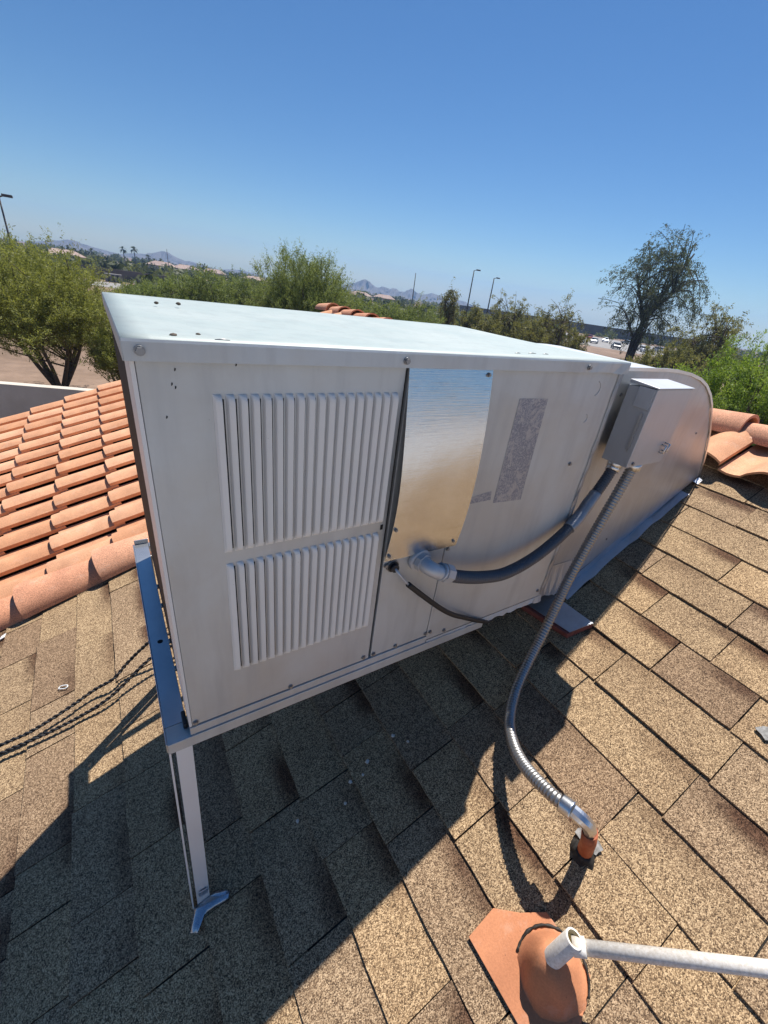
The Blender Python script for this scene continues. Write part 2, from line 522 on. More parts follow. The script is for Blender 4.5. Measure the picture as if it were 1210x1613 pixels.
# ------------------------------------------------------------------ the house
house = thing('house', (2.4, 1.6, GZ), 'house under the camera with a brown shingle slope framed by clay tiles', 'house')
EU, RU, Y0R, Y1R = -1.78, 2.62, -1.38, 4.93
ridge = RP(RU, 0); eave = RP(EU, 0)
eave2 = Vector((2 * ridge.x - eave.x, 0, eave.z))
roof_mb = MB()
th = 0.10
a, b, c = [(q.x, q.z) for q in (eave, ridge, eave2)]
poly = [(a[0], Y0R, a[1]), (b[0], Y0R, b[1]), (c[0], Y0R, c[1]), (c[0], Y0R, c[1] - th), (b[0], Y0R, b[1] - th), (a[0], Y0R, a[1] - th)]
roof_mb.prism(poly[::-1], (0, Y1R - Y0R, 0))
roof = roof_mb.build('roof', M['felt'], house)
wmb = MB()
wx0, wx1, wz = a[0] + 0.45, c[0] - 0.45, eave.z - 0.12 + 0.0
def slope_z(x): return (eave.z + (x - eave.x) * math.tan(PITCH)) if x < ridge.x else (ridge.z - (x - ridge.x) * math.tan(PITCH))
for y in (Y0R + 0.3, Y1R - 0.5):
    pts = [(wx0, y, GZ - 0.3), (wx1, y, GZ - 0.3), (wx1, y, slope_z(wx1) - 0.12), (ridge.x, y, ridge.z - 0.12), (wx0, y, slope_z(wx0) - 0.12)]
    wmb.prism(pts[::-1], (0, 0.2, 0))
for x in (wx0, wx1 - 0.2):
    wmb.box((x, Y0R + 0.5, GZ - 0.3), (x + 0.2, Y1R - 0.5, slope_z(x if x < 2 else x + .2) - 0.14))
wmb.build('wall', M['stucco'], house)

# shingles: each tab a piece of its own
def shingle_mesh(seed):
    r = random.Random(seed); L = 0.19; th = 0.0055; n = 7
    mb = MB()
    bot, topv, back = [], [], []
    for k in range(n):
        y = k / (n - 1)
        e = r.uniform(-0.0016, 0.0016) if 0 < k < n - 1 else r.uniform(-.001, .001)
        lift = r.uniform(-0.0006, 0.0009)
        bot.append((e, y, 0.0025 + lift)); topv.append((e + 0.0008, y, 0.0025 + th + lift)); back.append((L, y, 0.0006))
    b0 = MB(); b0.grid([bot, topv, back], 0, False)
    # left and right cheeks
    for k in (0, n - 1):
        q = [bot[k], topv[k], back[k], (L, back[k][1], -0.001)]
        b0.add(q, [(0, 1, 2, 3)] if k == 0 else [(3, 2, 1, 0)])
    return b0.mesh('shingle', M['shingle'])
SH = [shingle_mesh(i) for i in range(6)]
courses = []
k = 0
for k in range(-18, 11):
    u = 0.974 + (0.152 if k >= 0 else 0.1446) * k
    courses.append(u)
def cam_px(P):
    d = P - CAM; z = d.dot(fw)
    if z < 0.05: return None
    return Vector((630.4 + 666.8 * d.dot(rt) / z, 807.9 - 666.8 * d.dot(up) / z, z))
cand = []
rs = random.Random(5)
for ci, u in enumerate(courses):
    if u > 2.40 or u < EU + 0.03: continue
    v = -1.37 + rs.uniform(-0.02, 0.0)
    while v < 1.48:
        w = rs.choice([0.15, 0.19, 0.22, 0.25, 0.29, 0.33, 0.36])
        v1 = min(v + w, 1.49)
        q = cam_px(RP(u + 0.075, (v + v1) / 2))
        size = 0
        if q is not None and -60 < q.x < 1270 and -60 < q.y < 1690:
            behind = (q.y < 950 and 230 < q.x < 880 and (v + v1) / 2 > 0.1)
            size = 0.15 * (v1 - v) / q.z ** 2 * (0.15 if behind else 1)
        cand.append((size, u, v, v1))
        v = v1
cand.sort(key=lambda s_: -s_[0])
rest = MB()
for i, (size, u, v, v1) in enumerate(cand):
    gap = rs.uniform(0.0018, 0.0045)
    tilt = rs.uniform(-0.010, 0.016); yaw = rs.uniform(-0.008, 0.008)
    du = rs.uniform(-0.003, 0.003); hh = rs.choice([0, 0, 0.0012, 0.0025])
    if i < 299 and size > 0:
        o = link('shingle', rs.choice(SH), roof, RP(u + du, v + gap, hh))
        m4 = (RROT @ Matrix.Rotation(yaw, 3, 'Z') @ Matrix.Rotation(tilt * 0.5, 3, 'Y')).to_4x4()
        o.rotation_euler = m4.to_euler()
        o.scale = (1, v1 - v - gap, 1)
    else:
        me = SH[i % 6]
        m3 = RROT @ Matrix.Rotation(yaw, 3, 'Z')
        rest.add([RP(u + du, v + gap, hh) + m3 @ Vector((q.co.x, q.co.y * (v1 - v - gap), q.co.z)) for q in me.vertices], [tuple(f.vertices) for f in me.polygons])
o = rest.build('shingle_field', M['shingle'], roof); tag(o, kind='stuff')

# clay field tiles
def tile_mesh(seed):
    r = random.Random(seed); L = 0.345; W = 0.252; th = 0.011
    prof = []
    nb, npn = 9, 5
    for k in range(nb + 1):
        a_ = k / nb
        prof.append((0.002 + 0.166 * a_, 0.016 + 0.060 * math.sin(math.pi * (0.17 + 0.83 * a_)) ** 0.85))
    for k in range(1, npn + 1):
        a_ = k / npn
        prof.append((0.168 + 0.084 * a_, 0.016 - 0.008 * math.sin(math.pi * a_) - 0.002 * a_))
    mb = MB(); rows = []
    for s_ in range(4):
        f = s_ / 3
        rows.append([(f * L, y + r.uniform(-.0008, .0008), z + 0.027 * (1 - f) + r.uniform(-.0006, .0006)) for y, z in prof])
    top = rows
    mb.grid(top, 0, True)
    low = [(x, y, z - th) for x, y, z in top[0]]
    mb.grid([low, top[0]], 0, False)                 # thick lower lip
    side = [[(x, y + .002, z - 0.021) for x, y, z in [q[0] for q in top]], [q[0] for q in top]]
    mb.grid(side[::-1], 0, False)
    n_in = [(0.06, y, z - th) for x, y, z in top[0]]
    mb.grid([n_in, low], 0, False)
    return mb.mesh('roof_tile', M['tile'])
TL = [tile_mesh(i) for i in range(5)]
rt_ = random.Random(9)
def put_tile(u, v):
    o = link('roof_tile', rt_.choice(TL), roof, RP(u + rt_.uniform(-.004, .004), v + rt_.uniform(-.002, .002), 0.004))
    o.rotation_euler = (RROT @ Matrix.Rotation(rt_.uniform(-.010, .010), 3, 'Z') @ Matrix.Rotation(rt_.uniform(-.006, .006), 3, 'X')).to_euler()
for ci in range(-5, 9):
    u = -0.105 + 0.302 * ci
    for r_ in range(13):
        put_tile(u, 1.584 + 0.2515 * r_ + 0.0)
for r_ in range(-5, 2):
    put_tile(2.292, 0.076 + 0.2515 * r_)

# half round caps
def cap_mesh(seed, R=0.112, L=0.39):
    r = random.Random(seed); n = 14; th = 0.014
    mb = MB(); rows = []
    for s_ in range(5):
        f = s_ / 4
        rr = R * (1.0 - 0.27 * f)
        rows.append([(f * L, -rr * math.cos(math.pi * k / n), rr * 0.86 * math.sin(math.pi * k / n) + r.uniform(-.0007, .0007)) for k in range(n + 1)])
    mb.grid(rows, 0, True)
    inn = [(0.0, y * (1 - th / R), z * (1 - th / R / 0.86)) for x, y, z in rows[0]]
    inn2 = [(0.12, y, z) for x, y, z in inn]
    mb.grid([inn, rows[0]], 0, False); mb.grid([inn2, inn], 0, True)
    return mb.mesh('ridge_cap_tile', M['cap'])
CP = [cap_mesh(i) for i in range(4)]
rc = random.Random(4)
for ci in range(-4, 10):
    u = -0.204 + 0.332 * ci
    if u > 2.36: continue
    o = link('rake_cap_tile', rc.choice(CP), roof, RP(u + rc.uniform(-.006, .006), 1.548, 0.022 + rc.uniform(0, .004)))
    o.rotation_euler = (RROT @ Matrix.Rotation(rc.uniform(-.012, .012), 3, 'Z') @ Matrix.Rotation(rad(3.3), 3, 'Y')).to_euler()
for ci in range(-4, 15):
    v = 0.140 + 0.332 * ci
    o = link('ridge_cap_tile', rc.choice(CP), roof, (ridge.x + 0.01, v, ridge.z + 0.038 + rc.uniform(0, .004)))
    o.rotation_euler = (Matrix.Rotation(rad(90) + rc.uniform(-.015, .015), 3, 'Z') @ Matrix.Rotation(rad(3.3), 3, 'Y')).to_euler()

# ================================================================== BACKGROUND
def block_wall(name, p0, p1, top, thick, material, label, n_panel, cat='wall'):
    p0, p1 = Vector(p0), Vector(p1)
    w = thing(name, (*((p0 + p1) / 2), gz(*((p0 + p1) / 2)) - 0.1), label, cat)
    d = (p1 - p0); nrm = Vector((-d.y, d.x)).normalized() * thick / 2
    for k in range(n_panel):
        g = 0.006 if top < 3 else 0.02
        a_ = p0 + d * (k / n_panel) + d.normalized() * g; b_ = p0 + d * ((k + 1) / n_panel) - d.normalized() * g
        za, zb = gz(*a_), gz(*b_)
        q = [a_ + nrm, b_ + nrm, b_ - nrm, a_ - nrm]
        mb = MB()
        mb.hexa([(*q[3], za - 0.3), (*q[2], zb - 0.3), (*q[1], zb - 0.3), (*q[0], za - 0.3), (*q[3], za + top), (*q[2], zb + top), (*q[1], zb + top), (*q[0], za + top)])
        mb.build('wall_panel', material, w)
    return w


block_wall('block_wall', (-9.0, 14.15), (7.5, 7.66), 1.98, 0.2, M['wallc'], 'low grey concrete garden wall beyond the left tile slope', 5)
block_wall('boundary_wall', polar(-7, 108), polar(20, 112), 2.0, 0.25, M['wallfar'], 'dark grey boundary wall far behind the left tree below the palms', 8)
block_wall('freeway_wall', polar(40, 250), polar(66, 265), 4.6, 0.4, M['brownwall'], 'long dark brown barrier on the skyline left of the tall drooping tree', 8)

road = MB()
for az0, az1, d0, d1 in ((-12, 22, 84, 98), (36, 72, 120, 215)):
    rr = []
    for d in (d0, d1):
        rr.append([(*polar(az0 + (az1 - az0) * k / 14, d), gz(*polar(az0 + (az1 - az0) * k / 14, d)) + 0.03) for k in range(15)])
    road.grid(rr[::-1], 0, True)
tag(road.build('road', M['concrete']), kind='structure')


def tree(name, az, d, el_top, r, style, leaf, label, n_leaf, stems=4, group=None, bark='bark', low=0.25, seed=0, base_xy=None, cat='tree', leaf_len=0.09, lean=0.0, sparse=1.0, branches=190, taper=False):
    R = np.random.default_rng(seed)
    x, y = base_xy if base_xy else polar(az, d)
    zb = gz(x, y)
    ztop = CAM.z + d * math.tan(rad(el_top))
    H = ztop - zb
    t = thing(name, (x, y, zb), label, cat, group)
    base = np.array([x, y, zb])
    cz = zb + H * (low + (1 - low) * 0.5); rz = H * (1 - low) * 0.5
    # lobes make the outline uneven
    nl = 9
    lob_dir = R.normal(size=(nl, 3)); lob_dir /= np.linalg.norm(lob_dir, axis=1)[:, None]
    lob_amp = R.uniform(-0.30, 0.30, nl)
    def radius(dv):
        q = np.maximum(dv @ lob_dir.T, 0) ** 5
        return 0.90 + q @ lob_amp
    trunk = MB()
    ld = R.uniform(0, 6.28)
    tips = []; segs = []
    shift = np.array([math.cos(YAW), -math.sin(YAW), 0]) * lean
    for s_ in range(stems):
        a_ = 6.283 * s_ / stems + R.uniform(-.5, .5)
        top = np.array([x + 0.45 * r * math.cos(a_), y + 0.45 * r * math.sin(a_), zb + H * R.uniform(0.55, 0.8)]) + shift * 0.7
        if stems == 1: top = base + [0.05 * r, 0, H * 0.82] + shift * 0.8
        mid = base + (top - base) * 0.45 + np.array([0.12 * r * math.cos(a_ + 1), 0.12 * r * math.sin(a_ + 1), 0.04 * H])
        if taper: mid = base + np.array([0.02 * r, 0.02 * r, 0.30 * H]) + R.normal(size=3) * 0.012 * H
        pts = spline([base, mid, top], H / 9)
        rad0 = (0.022 if taper else 0.017) * H
        trunk.tube(pts, [rad0 * (1 - 0.75 * i / (len(pts) - 1)) for i in range(len(pts))], 6)
        segs.append((pts, rad0))
    B0 = []; B1 = []
    for i in range(branches):
        pts, r0 = segs[i % stems]
        f = R.uniform(0.30, 1.0) ** 0.8
        p = np.array(pts[min(int(f * (len(pts) - 1)), len(pts) - 1)])
        dv = R.normal(size=3); dv /= np.linalg.norm(dv)
        if style == 'up': dv[2] = abs(dv[2]) * 1.1 - 0.25
        dv /= np.linalg.norm(dv)
        rr = radius(dv) * R.uniform(0.66, 1.06)
        e = np.array([x + dv[0] * r * rr, y + dv[1] * r * rr, cz + dv[2] * rz * rr]) + shift * (0.4 + 0.6 * (dv[2] + 1) / 2)
        # narrower towards the top for the tall tree
        if taper:
            k_ = (e[2] - (cz - rz)) / (2 * rz); sc = 1.15 - 0.55 * max(k_ - .35, 0) / .65
            e[:2] = base[:2] + shift[:2] * .7 + (e[:2] - base[:2] - shift[:2] * .7) * sc
        m_ = (p + e) / 2 + np.array([0, 0, 0.09 * H if style == 'droop' else -0.02 * H])
        bp = spline([p, m_, e], np.linalg.norm(e - p) / 5 + 1e-3)
        if i < 70: trunk.tube(bp, [max(0.07 * r0, r0 * (0.20 if taper else 0.34) * (1 - .85 * j / (len(bp) - 1))) for j in range(len(bp))], 4, cap=False)
        B0.append(np.array(bp))
    trunk.build('trunk', M[bark], t)
    # leaves along the branches
    pb = R.integers(0, len(B0), n_leaf)
    fpos = R.beta(2.2, 1.3, n_leaf)
    P = np.empty((n_leaf, 3)); Dv = np.empty((n_leaf, 3))
    for i in range(len(B0)):
        idx = np.where(pb == i)[0]
        if len(idx) == 0: continue
        bp = B0[i]; ff = fpos[idx] * (len(bp) - 1); j = np.minimum(ff.astype(int), len(bp) - 2); w = (ff - j)[:, None]
        P[idx] = bp[j] * (1 - w) + bp[j + 1] * w
        dd = bp[j + 1] - bp[j]; Dv[idx] = dd / (np.linalg.norm(dd, axis=1)[:, None] + 1e-9)
    # clumps along each twig: sprays with a common direction
    ns = max(300, n_leaf // 26)
    sp = R.integers(0, n_leaf, ns); which = R.integers(0, ns, n_leaf)
    sdir = Dv[sp] * 0.8 + R.normal(size=(ns, 3)) * 0.55
    if style == 'up': sdir[:, 2] += 0.45
    if style == 'droop': sdir[:, 2] -= 0.9; sdir += np.array([math.cos(YAW), -math.sin(YAW), 0]) * -0.25
    sdir /= np.linalg.norm(sdir, axis=1)[:, None]
    slen = R.uniform(0.4, 1.0, ns) * (0.22 * r + 0.10 * sparse)
    tpos = R.uniform(0, 1, n_leaf)
    C = P[sp][which] + sdir[which] * (slen[which] * tpos)[:, None] + R.normal(size=(n_leaf, 3)) * leaf_len * 0.45
    ldir = sdir[which] * 0.75 + R.normal(size=(n_leaf, 3)) * 0.55
    if style == 'droop': ldir[:, 2] -= 0.5
    ldir /= np.linalg.norm(ldir, axis=1)[:, None]
    side = np.cross(ldir, R.normal(size=(n_leaf, 3))); side /= np.linalg.norm(side, axis=1)[:, None] + 1e-9
    ll = leaf_len * R.uniform(0.6, 1.3, n_leaf)[:, None]; ww = ll * R.uniform(0.09, 0.17, n_leaf)[:, None]
    V = np.stack([C - ldir * ll * 0.5, C + side * ww, C + ldir * ll * 0.5, C - side * ww], 1).reshape(-1, 3) - base
    me = bpy.data.meshes.new('crown')
    me.vertices.add(len(V)); me.vertices.foreach_set('co', V.astype(np.float32).ravel())
    me.loops.add(n_leaf * 4); me.loops.foreach_set('vertex_index', np.arange(n_leaf * 4, dtype=np.int32))
    me.polygons.add(n_leaf); me.polygons.foreach_set('loop_start', np.arange(0, n_leaf * 4, 4, dtype=np.int32)); me.polygons.foreach_set('loop_total', np.full(n_leaf, 4, np.int32))
    at = me.attributes.new('tint', 'FLOAT', 'POINT')
    tint = np.clip(R.uniform(0, 1, ns)[which] * 0.7 + R.uniform(0, 0.3, n_leaf), 0, 1)
    at.data.foreach_set('value', np.repeat(tint, 4).astype(np.float32))
    me.materials.append(M[leaf]); me.update(); me.validate()
    link('crown', me, t, (x, y, zb))
    return t


tree('tree', -4.4, 19, 0.0, 2.75, 'up', 'leaf_olive', 'large olive green tree behind the garden wall at the left edge', 190000, 8, seed=1, low=0.0, leaf_len=0.072, branches=420)
tree('bush', 1.3, 17, -5.6, 1.1, 'up', 'leaf_olive', 'olive bush just left of the air conditioner behind the tile slope', 26000, 4, seed=21, low=0.0, cat='bush', leaf_len=0.08)
GRP = 'green shrubby trees in the row behind the air conditioner'
row = [(4.4, 33, -2.7, 2.4, 'lowest rounded green tree of the row, beside the cabinet top left corner'), (7.6, 34, -2.0, 2.7, 'green tree in the row below the small skyline pole'),
       (11.0, 34, -1.4, 2.8, 'green tree in the row below the far house roofs'), (14.6, 35, -1.1, 2.7, 'green tree in the row just left of the big wispy tree')]
for i, (az, d, e, r, lb) in enumerate(row):
    tree('tree', az, d, e, r, 'up', 'leaf_green', lb, 36000, 5, GRP, seed=30 + i, low=0.0, leaf_len=0.13, branches=260)
tree('tree', 21.4, 23, 3.4, 2.9, 'up', 'leaf_green', 'big wispy green tree with upright twigs behind the cabinet top', 150000, 8, seed=40, low=0.05, leaf_len=0.082, branches=420)
row = [(27.6, 33, -1.5, 2.3, 'green shrub tree just right of the big wispy tree below the first peak'), (31.3, 35, -1.6, 2.4, 'green shrub tree below the saddle between two peaks'), (35.0, 34, -1.3, 2.4, 'green shrub tree below the thin bare pole')]
for i, (az, d, e, r, lb) in enumerate(row):
    tree('tree', az, d, e, r, 'up', 'leaf_green', lb, 32000, 5, 'green shrub trees right of the big wispy tree', seed=50 + i, low=0.0, leaf_len=0.13, branches=240)
row = [(38.8, 44, 1.5, 1.25, 'small airy tree left of the two lamp posts', 4200), (46.2, 42, 1.9, 2.5, 'airy olive tree right of the two lamp posts', 7500), (51.6, 44, 1.3, 2.7, 'airy olive tree left of the tall drooping tree', 7000), (67.2, 42, 2.7, 2.6, 'airy windblown tree at right edge above the bright bushes', 14000)]
for i, (az, d, e, r, lb, nl) in enumerate(row):
    tree('tree', az, d, e, r, 'droop', 'leaf_brown', lb, nl, 3, 'airy olive trees along the parking lot', seed=60 + i, low=0.22, leaf_len=0.20, branches=90, sparse=3)
row = [(41.5, 47, -0.9, 1.6, 'low dry shrub between the lamp posts'), (44.2, 40, -1.5, 1.7, 'low dry shrub under the airy olive tree'), (49.2, 40, -0.9, 2.0, 'low dry shrub between the two airy olive trees'), (54.2, 46, -1.7, 1.6, 'low dry shrub left of the parked cars'), (62.8, 40, -2.2, 1.8, 'low dry shrub right of the tall tree trunk'), (65.5, 38, -1.0, 1.8, 'low dry shrub above the curved duct')]
for i, (az, d, e, r, lb) in enumerate(row):
    tree('shrub', az, d, e, r, 'up', 'leaf_brown', lb, 11000, 4, 'low dry shrubs along the parking lot', seed=70 + i, low=0.05, leaf_len=0.19, branches=90, cat='shrub')
tree('tall_tree', 60.3, 60, 9.9, 6.4, 'droop', 'leaf_dark', 'tall dark drooping tree standing alone against the sky at right', 30000, 3, seed=95, bark='barkdark', low=0.14, leaf_len=0.24, lean=0.6, sparse=6, branches=170, taper=True)
row = [(66.0, 15.5, -1.9, 1.35, 'bright green bush behind the curved end of the duct'), (69.6, 14, -0.8, 1.4, 'bright green bush above the ridge tiles at right'), (73.2, 13.5, -0.1, 1.5, 'bright green bush cut by the right edge of the picture'), (77.5, 14, 0.2, 1.3, 'bright green bush beyond the right edge of the picture')]
for i, (az, d, e, r, lb) in enumerate(row):
    tree('bush', az, d, e, r, 'up', 'leaf_bright', lb, 60000, 6, 'bright green bushes beyond the ridge', seed=90 + i, low=0.0, leaf_len=0.075, branches=380, cat='bush')

# palms on the skyline
def palm(az, d, el_top, label, seed, fr=1.5):
    R = random.Random(seed); x, y = polar(az, d); zb = gz(x, y); H = CAM.z + d * math.tan(rad(el_top)) - zb
    t = thing('palm_tree', (x, y, zb), label, 'palm tree', 'palm trees on the skyline')
    H -= fr * 0.5
    MB().tube([(x, y, zb - .2), (x + .1, y, zb + H * .5), (x, y, zb + H)], [0.26, 0.2, 0.17], 7).build('trunk', M['pole'], t)
    c = MB()
    for k in range(26):
        a_ = R.uniform(0, 6.28); e = R.uniform(-0.9, 1.2); w = 0.16 * fr
        p0 = Vector((x, y, zb + H)); dv = Vector((math.cos(a_) * math.cos(e), math.sin(a_) * math.cos(e), math.sin(e)))
        s_ = dv.cross(Vector((0, 0, 1))).normalized() * w
        p1 = p0 + dv * fr * 0.6; p2 = p0 + dv * fr + Vector((0, 0, -0.35 * fr))
        c.add([p0, p1 + s_, p2, p1 - s_], [(0, 1, 2, 3)])
    o = c.build('crown', M['palm'], t)
    at = o.data.attributes.new('tint', 'FLOAT', 'POINT'); at.data.foreach_set('value', [R.random() for _ in o.data.vertices])
for i, (az, e, lb, fr) in enumerate([(-1.75, -1.05, 'far palm, leftmost over the pale roofed house', 1.6), (-1.3, -.9, 'far palm, second from left over the pale roofed house', 1.5), (-.75, -1.08, 'far palm, first of the short pair right of the pale roofed house', 1.5), (-.3, -1.15, 'far palm, second of the short pair right of the pale roofed house', 1.4), (.55, -.88, 'lone far palm with a wide crown above the dark boundary wall', 2.2), (3.25, -.36, 'far palm just left of the tallest palm', 2.0), (4.2, -.22, 'tallest far palm with a long bare trunk', 2.2), (4.95, -1.1, 'far palm, first right of the tallest palm', 1.7), (5.4, -.78, 'far palm, second right of the tallest palm', 1.8), (5.95, -1.02, 'far palm, third right of the tallest palm', 1.8), (6.55, -.95, 'far palm beside the thin skyline pole', 1.8), (10.6, -.85, 'bushy far palm right of the second peak', 2.4), (12.2, -1.3, 'small far palm left of the big wispy tree', 1.8)]):
    palm(az, 245 + 4 * i, e, lb, i, fr)

# far town trees: a band nobody could count
Rf = np.random.default_rng(77)
nb = 1650
az_ = Rf.uniform(-14, 78, nb); d_ = 60 * (680 / 60) ** Rf.uniform(0, 1, nb) ** 0.75
bx = CAM.x + d_ * np.sin(np.radians(az_)); by = CAM.y + d_ * np.cos(np.radians(az_))
keep = ~((d_ < 215) & (az_ > 52) & (az_ < 65)) & ~((d_ < 85) & (az_ > 56) & (az_ < 66)) & ~((d_ < 118) & (az_ < 3.2) & (az_ > -2))
bx, by, d_ = bx[keep], by[keep], d_[keep]; nb = len(bx)
bz = np.array([gz(a_, b_) for a_, b_ in zip(bx, by)])
hh_ = Rf.uniform(1.0, 3.6, nb) * (1 + 0.25 * (d_ > 250)); rr_ = hh_ * Rf.uniform(0.55, 1.1, nb)
nq = 64
D3 = Rf.normal(size=(nb, nq, 3)); D3 /= np.linalg.norm(D3, axis=2)[:, :, None]; D3[:, :, 2] = np.abs(D3[:, :, 2])
Cc = np.stack([bx, by, bz], 1)[:, None, :] + D3 * np.stack([rr_, rr_, hh_], 1)[:, None, :] * Rf.uniform(0.55, 1.05, (nb, nq, 1))
A_ = Rf.normal(size=(nb, nq, 3)); B_ = np.cross(A_, Rf.normal(size=(nb, nq, 3)))
sz = (rr_ * 0.26)[:, None, None]
A_ = A_ / np.linalg.norm(A_, axis=2)[:, :, None] * sz; B_ = B_ / np.linalg.norm(B_, axis=2)[:, :, None] * sz * 0.6
Vv = np.stack([Cc - A_, Cc + B_, Cc + A_, Cc - B_], 2).reshape(-1, 3)
me = bpy.data.meshes.new('distant_trees'); n4 = nb * nq
me.vertices.add(n4 * 4); me.vertices.foreach_set('co', Vv.astype(np.float32).ravel())
me.loops.add(n4 * 4); me.loops.foreach_set('vertex_index', np.arange(n4 * 4, dtype=np.int32))
me.polygons.add(n4); me.polygons.foreach_set('loop_start', np.arange(0, n4 * 4, 4, dtype=np.int32)); me.polygons.foreach_set('loop_total', np.full(n4, 4, np.int32))
at = me.attributes.new('tint', 'FLOAT', 'POINT'); at.data.foreach_set('value', np.repeat(np.clip(Rf.uniform(0, .8, nb)[:, None] + Rf.uniform(0, .2, (nb, nq)), 0, 1).ravel(), 4).astype(np.float32))
me.materials.append(M['leaf_far']); me.update(); me.validate()
tag(link('distant_trees', me), kind='stuff')

# low far houses
def far_house(az, d, w, h, rot, label, wallm, roofm):
    x, y = polar(az, d); z = gz(x, y)
    t = thing('house', (x, y, z), label, 'house', None)
    a_ = rad(-az + rot); ca, sa = math.cos(a_), math.sin(a_)
    def P(lx, ly, lz): return (x + ca * lx - sa * ly, y + sa * lx + ca * ly, z + lz)
    dp = w * 0.6
    def hx(lo, hi): return [P(lo[0], lo[1], lo[2]), P(hi[0], lo[1], lo[2]), P(hi[0], hi[1], lo[2]), P(lo[0], hi[1], lo[2]), P(lo[0], lo[1], hi[2]), P(hi[0], lo[1], hi[2]), P(hi[0], hi[1], hi[2]), P(lo[0], hi[1], hi[2])]
    MB().hexa(hx((-w / 2, -dp / 2, -.3), (w / 2, dp / 2, h))).build('wall', M[wallm], t)
    o_ = 0.5
    p = [P(-w / 2 - o_, -dp / 2 - o_, h), P(w / 2 + o_, -dp / 2 - o_, h), P(w / 2 + o_, dp / 2 + o_, h), P(-w / 2 - o_, dp / 2 + o_, h), P(-w * .28, 0, h + dp * .26), P(w * .28, 0, h + dp * .26)]
    MB().add(p, [(0, 1, 5, 4), (1, 2, 5), (2, 3, 4, 5), (3, 0, 4), (3, 2, 1, 0)]).build('roof', M[roofm], t)
    for k in (-0.3, 0.05, 0.32):
        MB().hexa(hx((w * k - .6, -dp / 2 - .05, .9), (w * k + .6, -dp / 2 + .05, 2.0))).build('window', M['win'], t)
for az, d, w, h, rot, lb in [(-1.7, 175, 9, 2.3, 12, 'pale pink roofed house under the leftmost palms'), (6.6, 260, 11, 2.4, -20, 'far low house left of the second pair of roofs'), (8.9, 265, 11, 2.4, 15, 'far low house below the second peak'), (11.6, 280, 11, 2.4, 0, 'far low house under the bushy palm'), (15.8, 210, 9, 2.4, 30, 'far low house showing left of the big wispy tree'), (27.9, 225, 9, 2.5, -15, 'far low grey gabled house right of the big wispy tree'), (30.8, 250, 10, 2.5, 10, 'far low pale house below the saddle of the right peaks')]:
    far_house(az, d, w, h, rot, lb, 'stucco', 'roofpink')

# poles and lamps
def pole(name, az, d, el_top, label, lamp=False, r=0.10, cat='pole'):
    x, y = polar(az, d); z = gz(x, y); zt = CAM.z + d * math.tan(rad(el_top))
    t = thing(name, (x, y, z), label, cat)
    MB().tube([(x, y, z - .3), (x, y, zt)], [r * 1.25, r * 0.8], 8).build('post', M['pole'], t)
    if lamp:
        b_ = Vector((math.cos(YAW), -math.sin(YAW), 0))
        p = Vector((x, y, zt))
        mb = MB(); mb.tube([p + Vector((0, 0, -.05)), p + b_ * 0.5 + Vector((0, 0, .1))], 0.06, 6); mb.build('arm', M['pole'], t)
        q = p + b_ * 0.8 + Vector((0, 0, .1))
        MB().box((q.x - .38, q.y - .25, q.z - .1), (q.x + .38, q.y + .25, q.z + .12)).build('lamp_head', M['pole'], t, bevel=0.04)
pole('street_lamp', -5.45, 60, 2.1, 'thin lamp post rising over the tree at the left edge', True, 0.085, 'lamp')
pole('utility_pole', 7.2, 190, 0.0, 'thin pole on the skyline right of the palm cluster')
pole('utility_pole', 34.2, 110, 1.36, 'bare thin pole in front of the right hand peaks', False, 0.10)
pole('street_lamp', 40.9, 95, 2.5, 'taller of the two lamp posts, left one', True, 0.12, 'lamp')
pole('street_lamp', 43.35, 105, 2.0, 'shorter of the two lamp posts, right one', True, 0.13, 'lamp')

# striped utility cabinet by the far road
x, y = polar(2.05, 101); z = gz(x, y)
t = thing('utility_cabinet', (x, y, z), 'pale utility cabinet with dark slots by the far road', 'cabinet')
MB().box((x - 1.3, y - .5, z - .1), (x + 1.3, y + .5, z + 1.35)).build('body', M['concrete'], t, bevel=.03)
for k in range(3): MB().box((x - .95 + .7 * k, y - .53, z + .1), (x - .6 + .7 * k, y - .5, z + 1.2)).build('slot', M['win'], t)

# parked cars far right
def car(x, y, rot, paint, label):
    z = gz(x, y) + 0.03
    t = thing('parked_car', (x, y, z), label, 'car', 'cars parked behind the tall tree')
    ca, sa = math.cos(rot), math.sin(rot)
    def P(a_, b_, c_): return (x + ca * a_ - sa * b_, y + sa * a_ + ca * b_, z + c_)
    def pr(prof, w): return MB().prism([P(a_, -w, c_) for a_, c_ in prof], Vector(P(0, 2 * w, 0)) - Vector(P(0, 0, 0)))
    pr([(-2.2, .35), (2.2, .35), (2.25, .7), (1.2, .95), (-1.9, 1.0), (-2.25, .8)], .88).build('body', M[paint], t, bevel=.06)
    pr([(-1.75, .97), (1.15, .93), (.45, 1.42), (-1.3, 1.45)], .76).build('window', M['win'], t, bevel=.05)
    pr([(-1.3, 1.43), (.45, 1.41), (.35, 1.5), (-1.2, 1.52)], .74).build('roof', M[paint], t)
    for a_ in (-1.35, 1.35):
        for b_ in (-.9, .68):
            MB().tube([P(a_, b_, .33), P(a_, b_ + .22, .33)], .33, 10).build('wheel', M['tyre'], t)
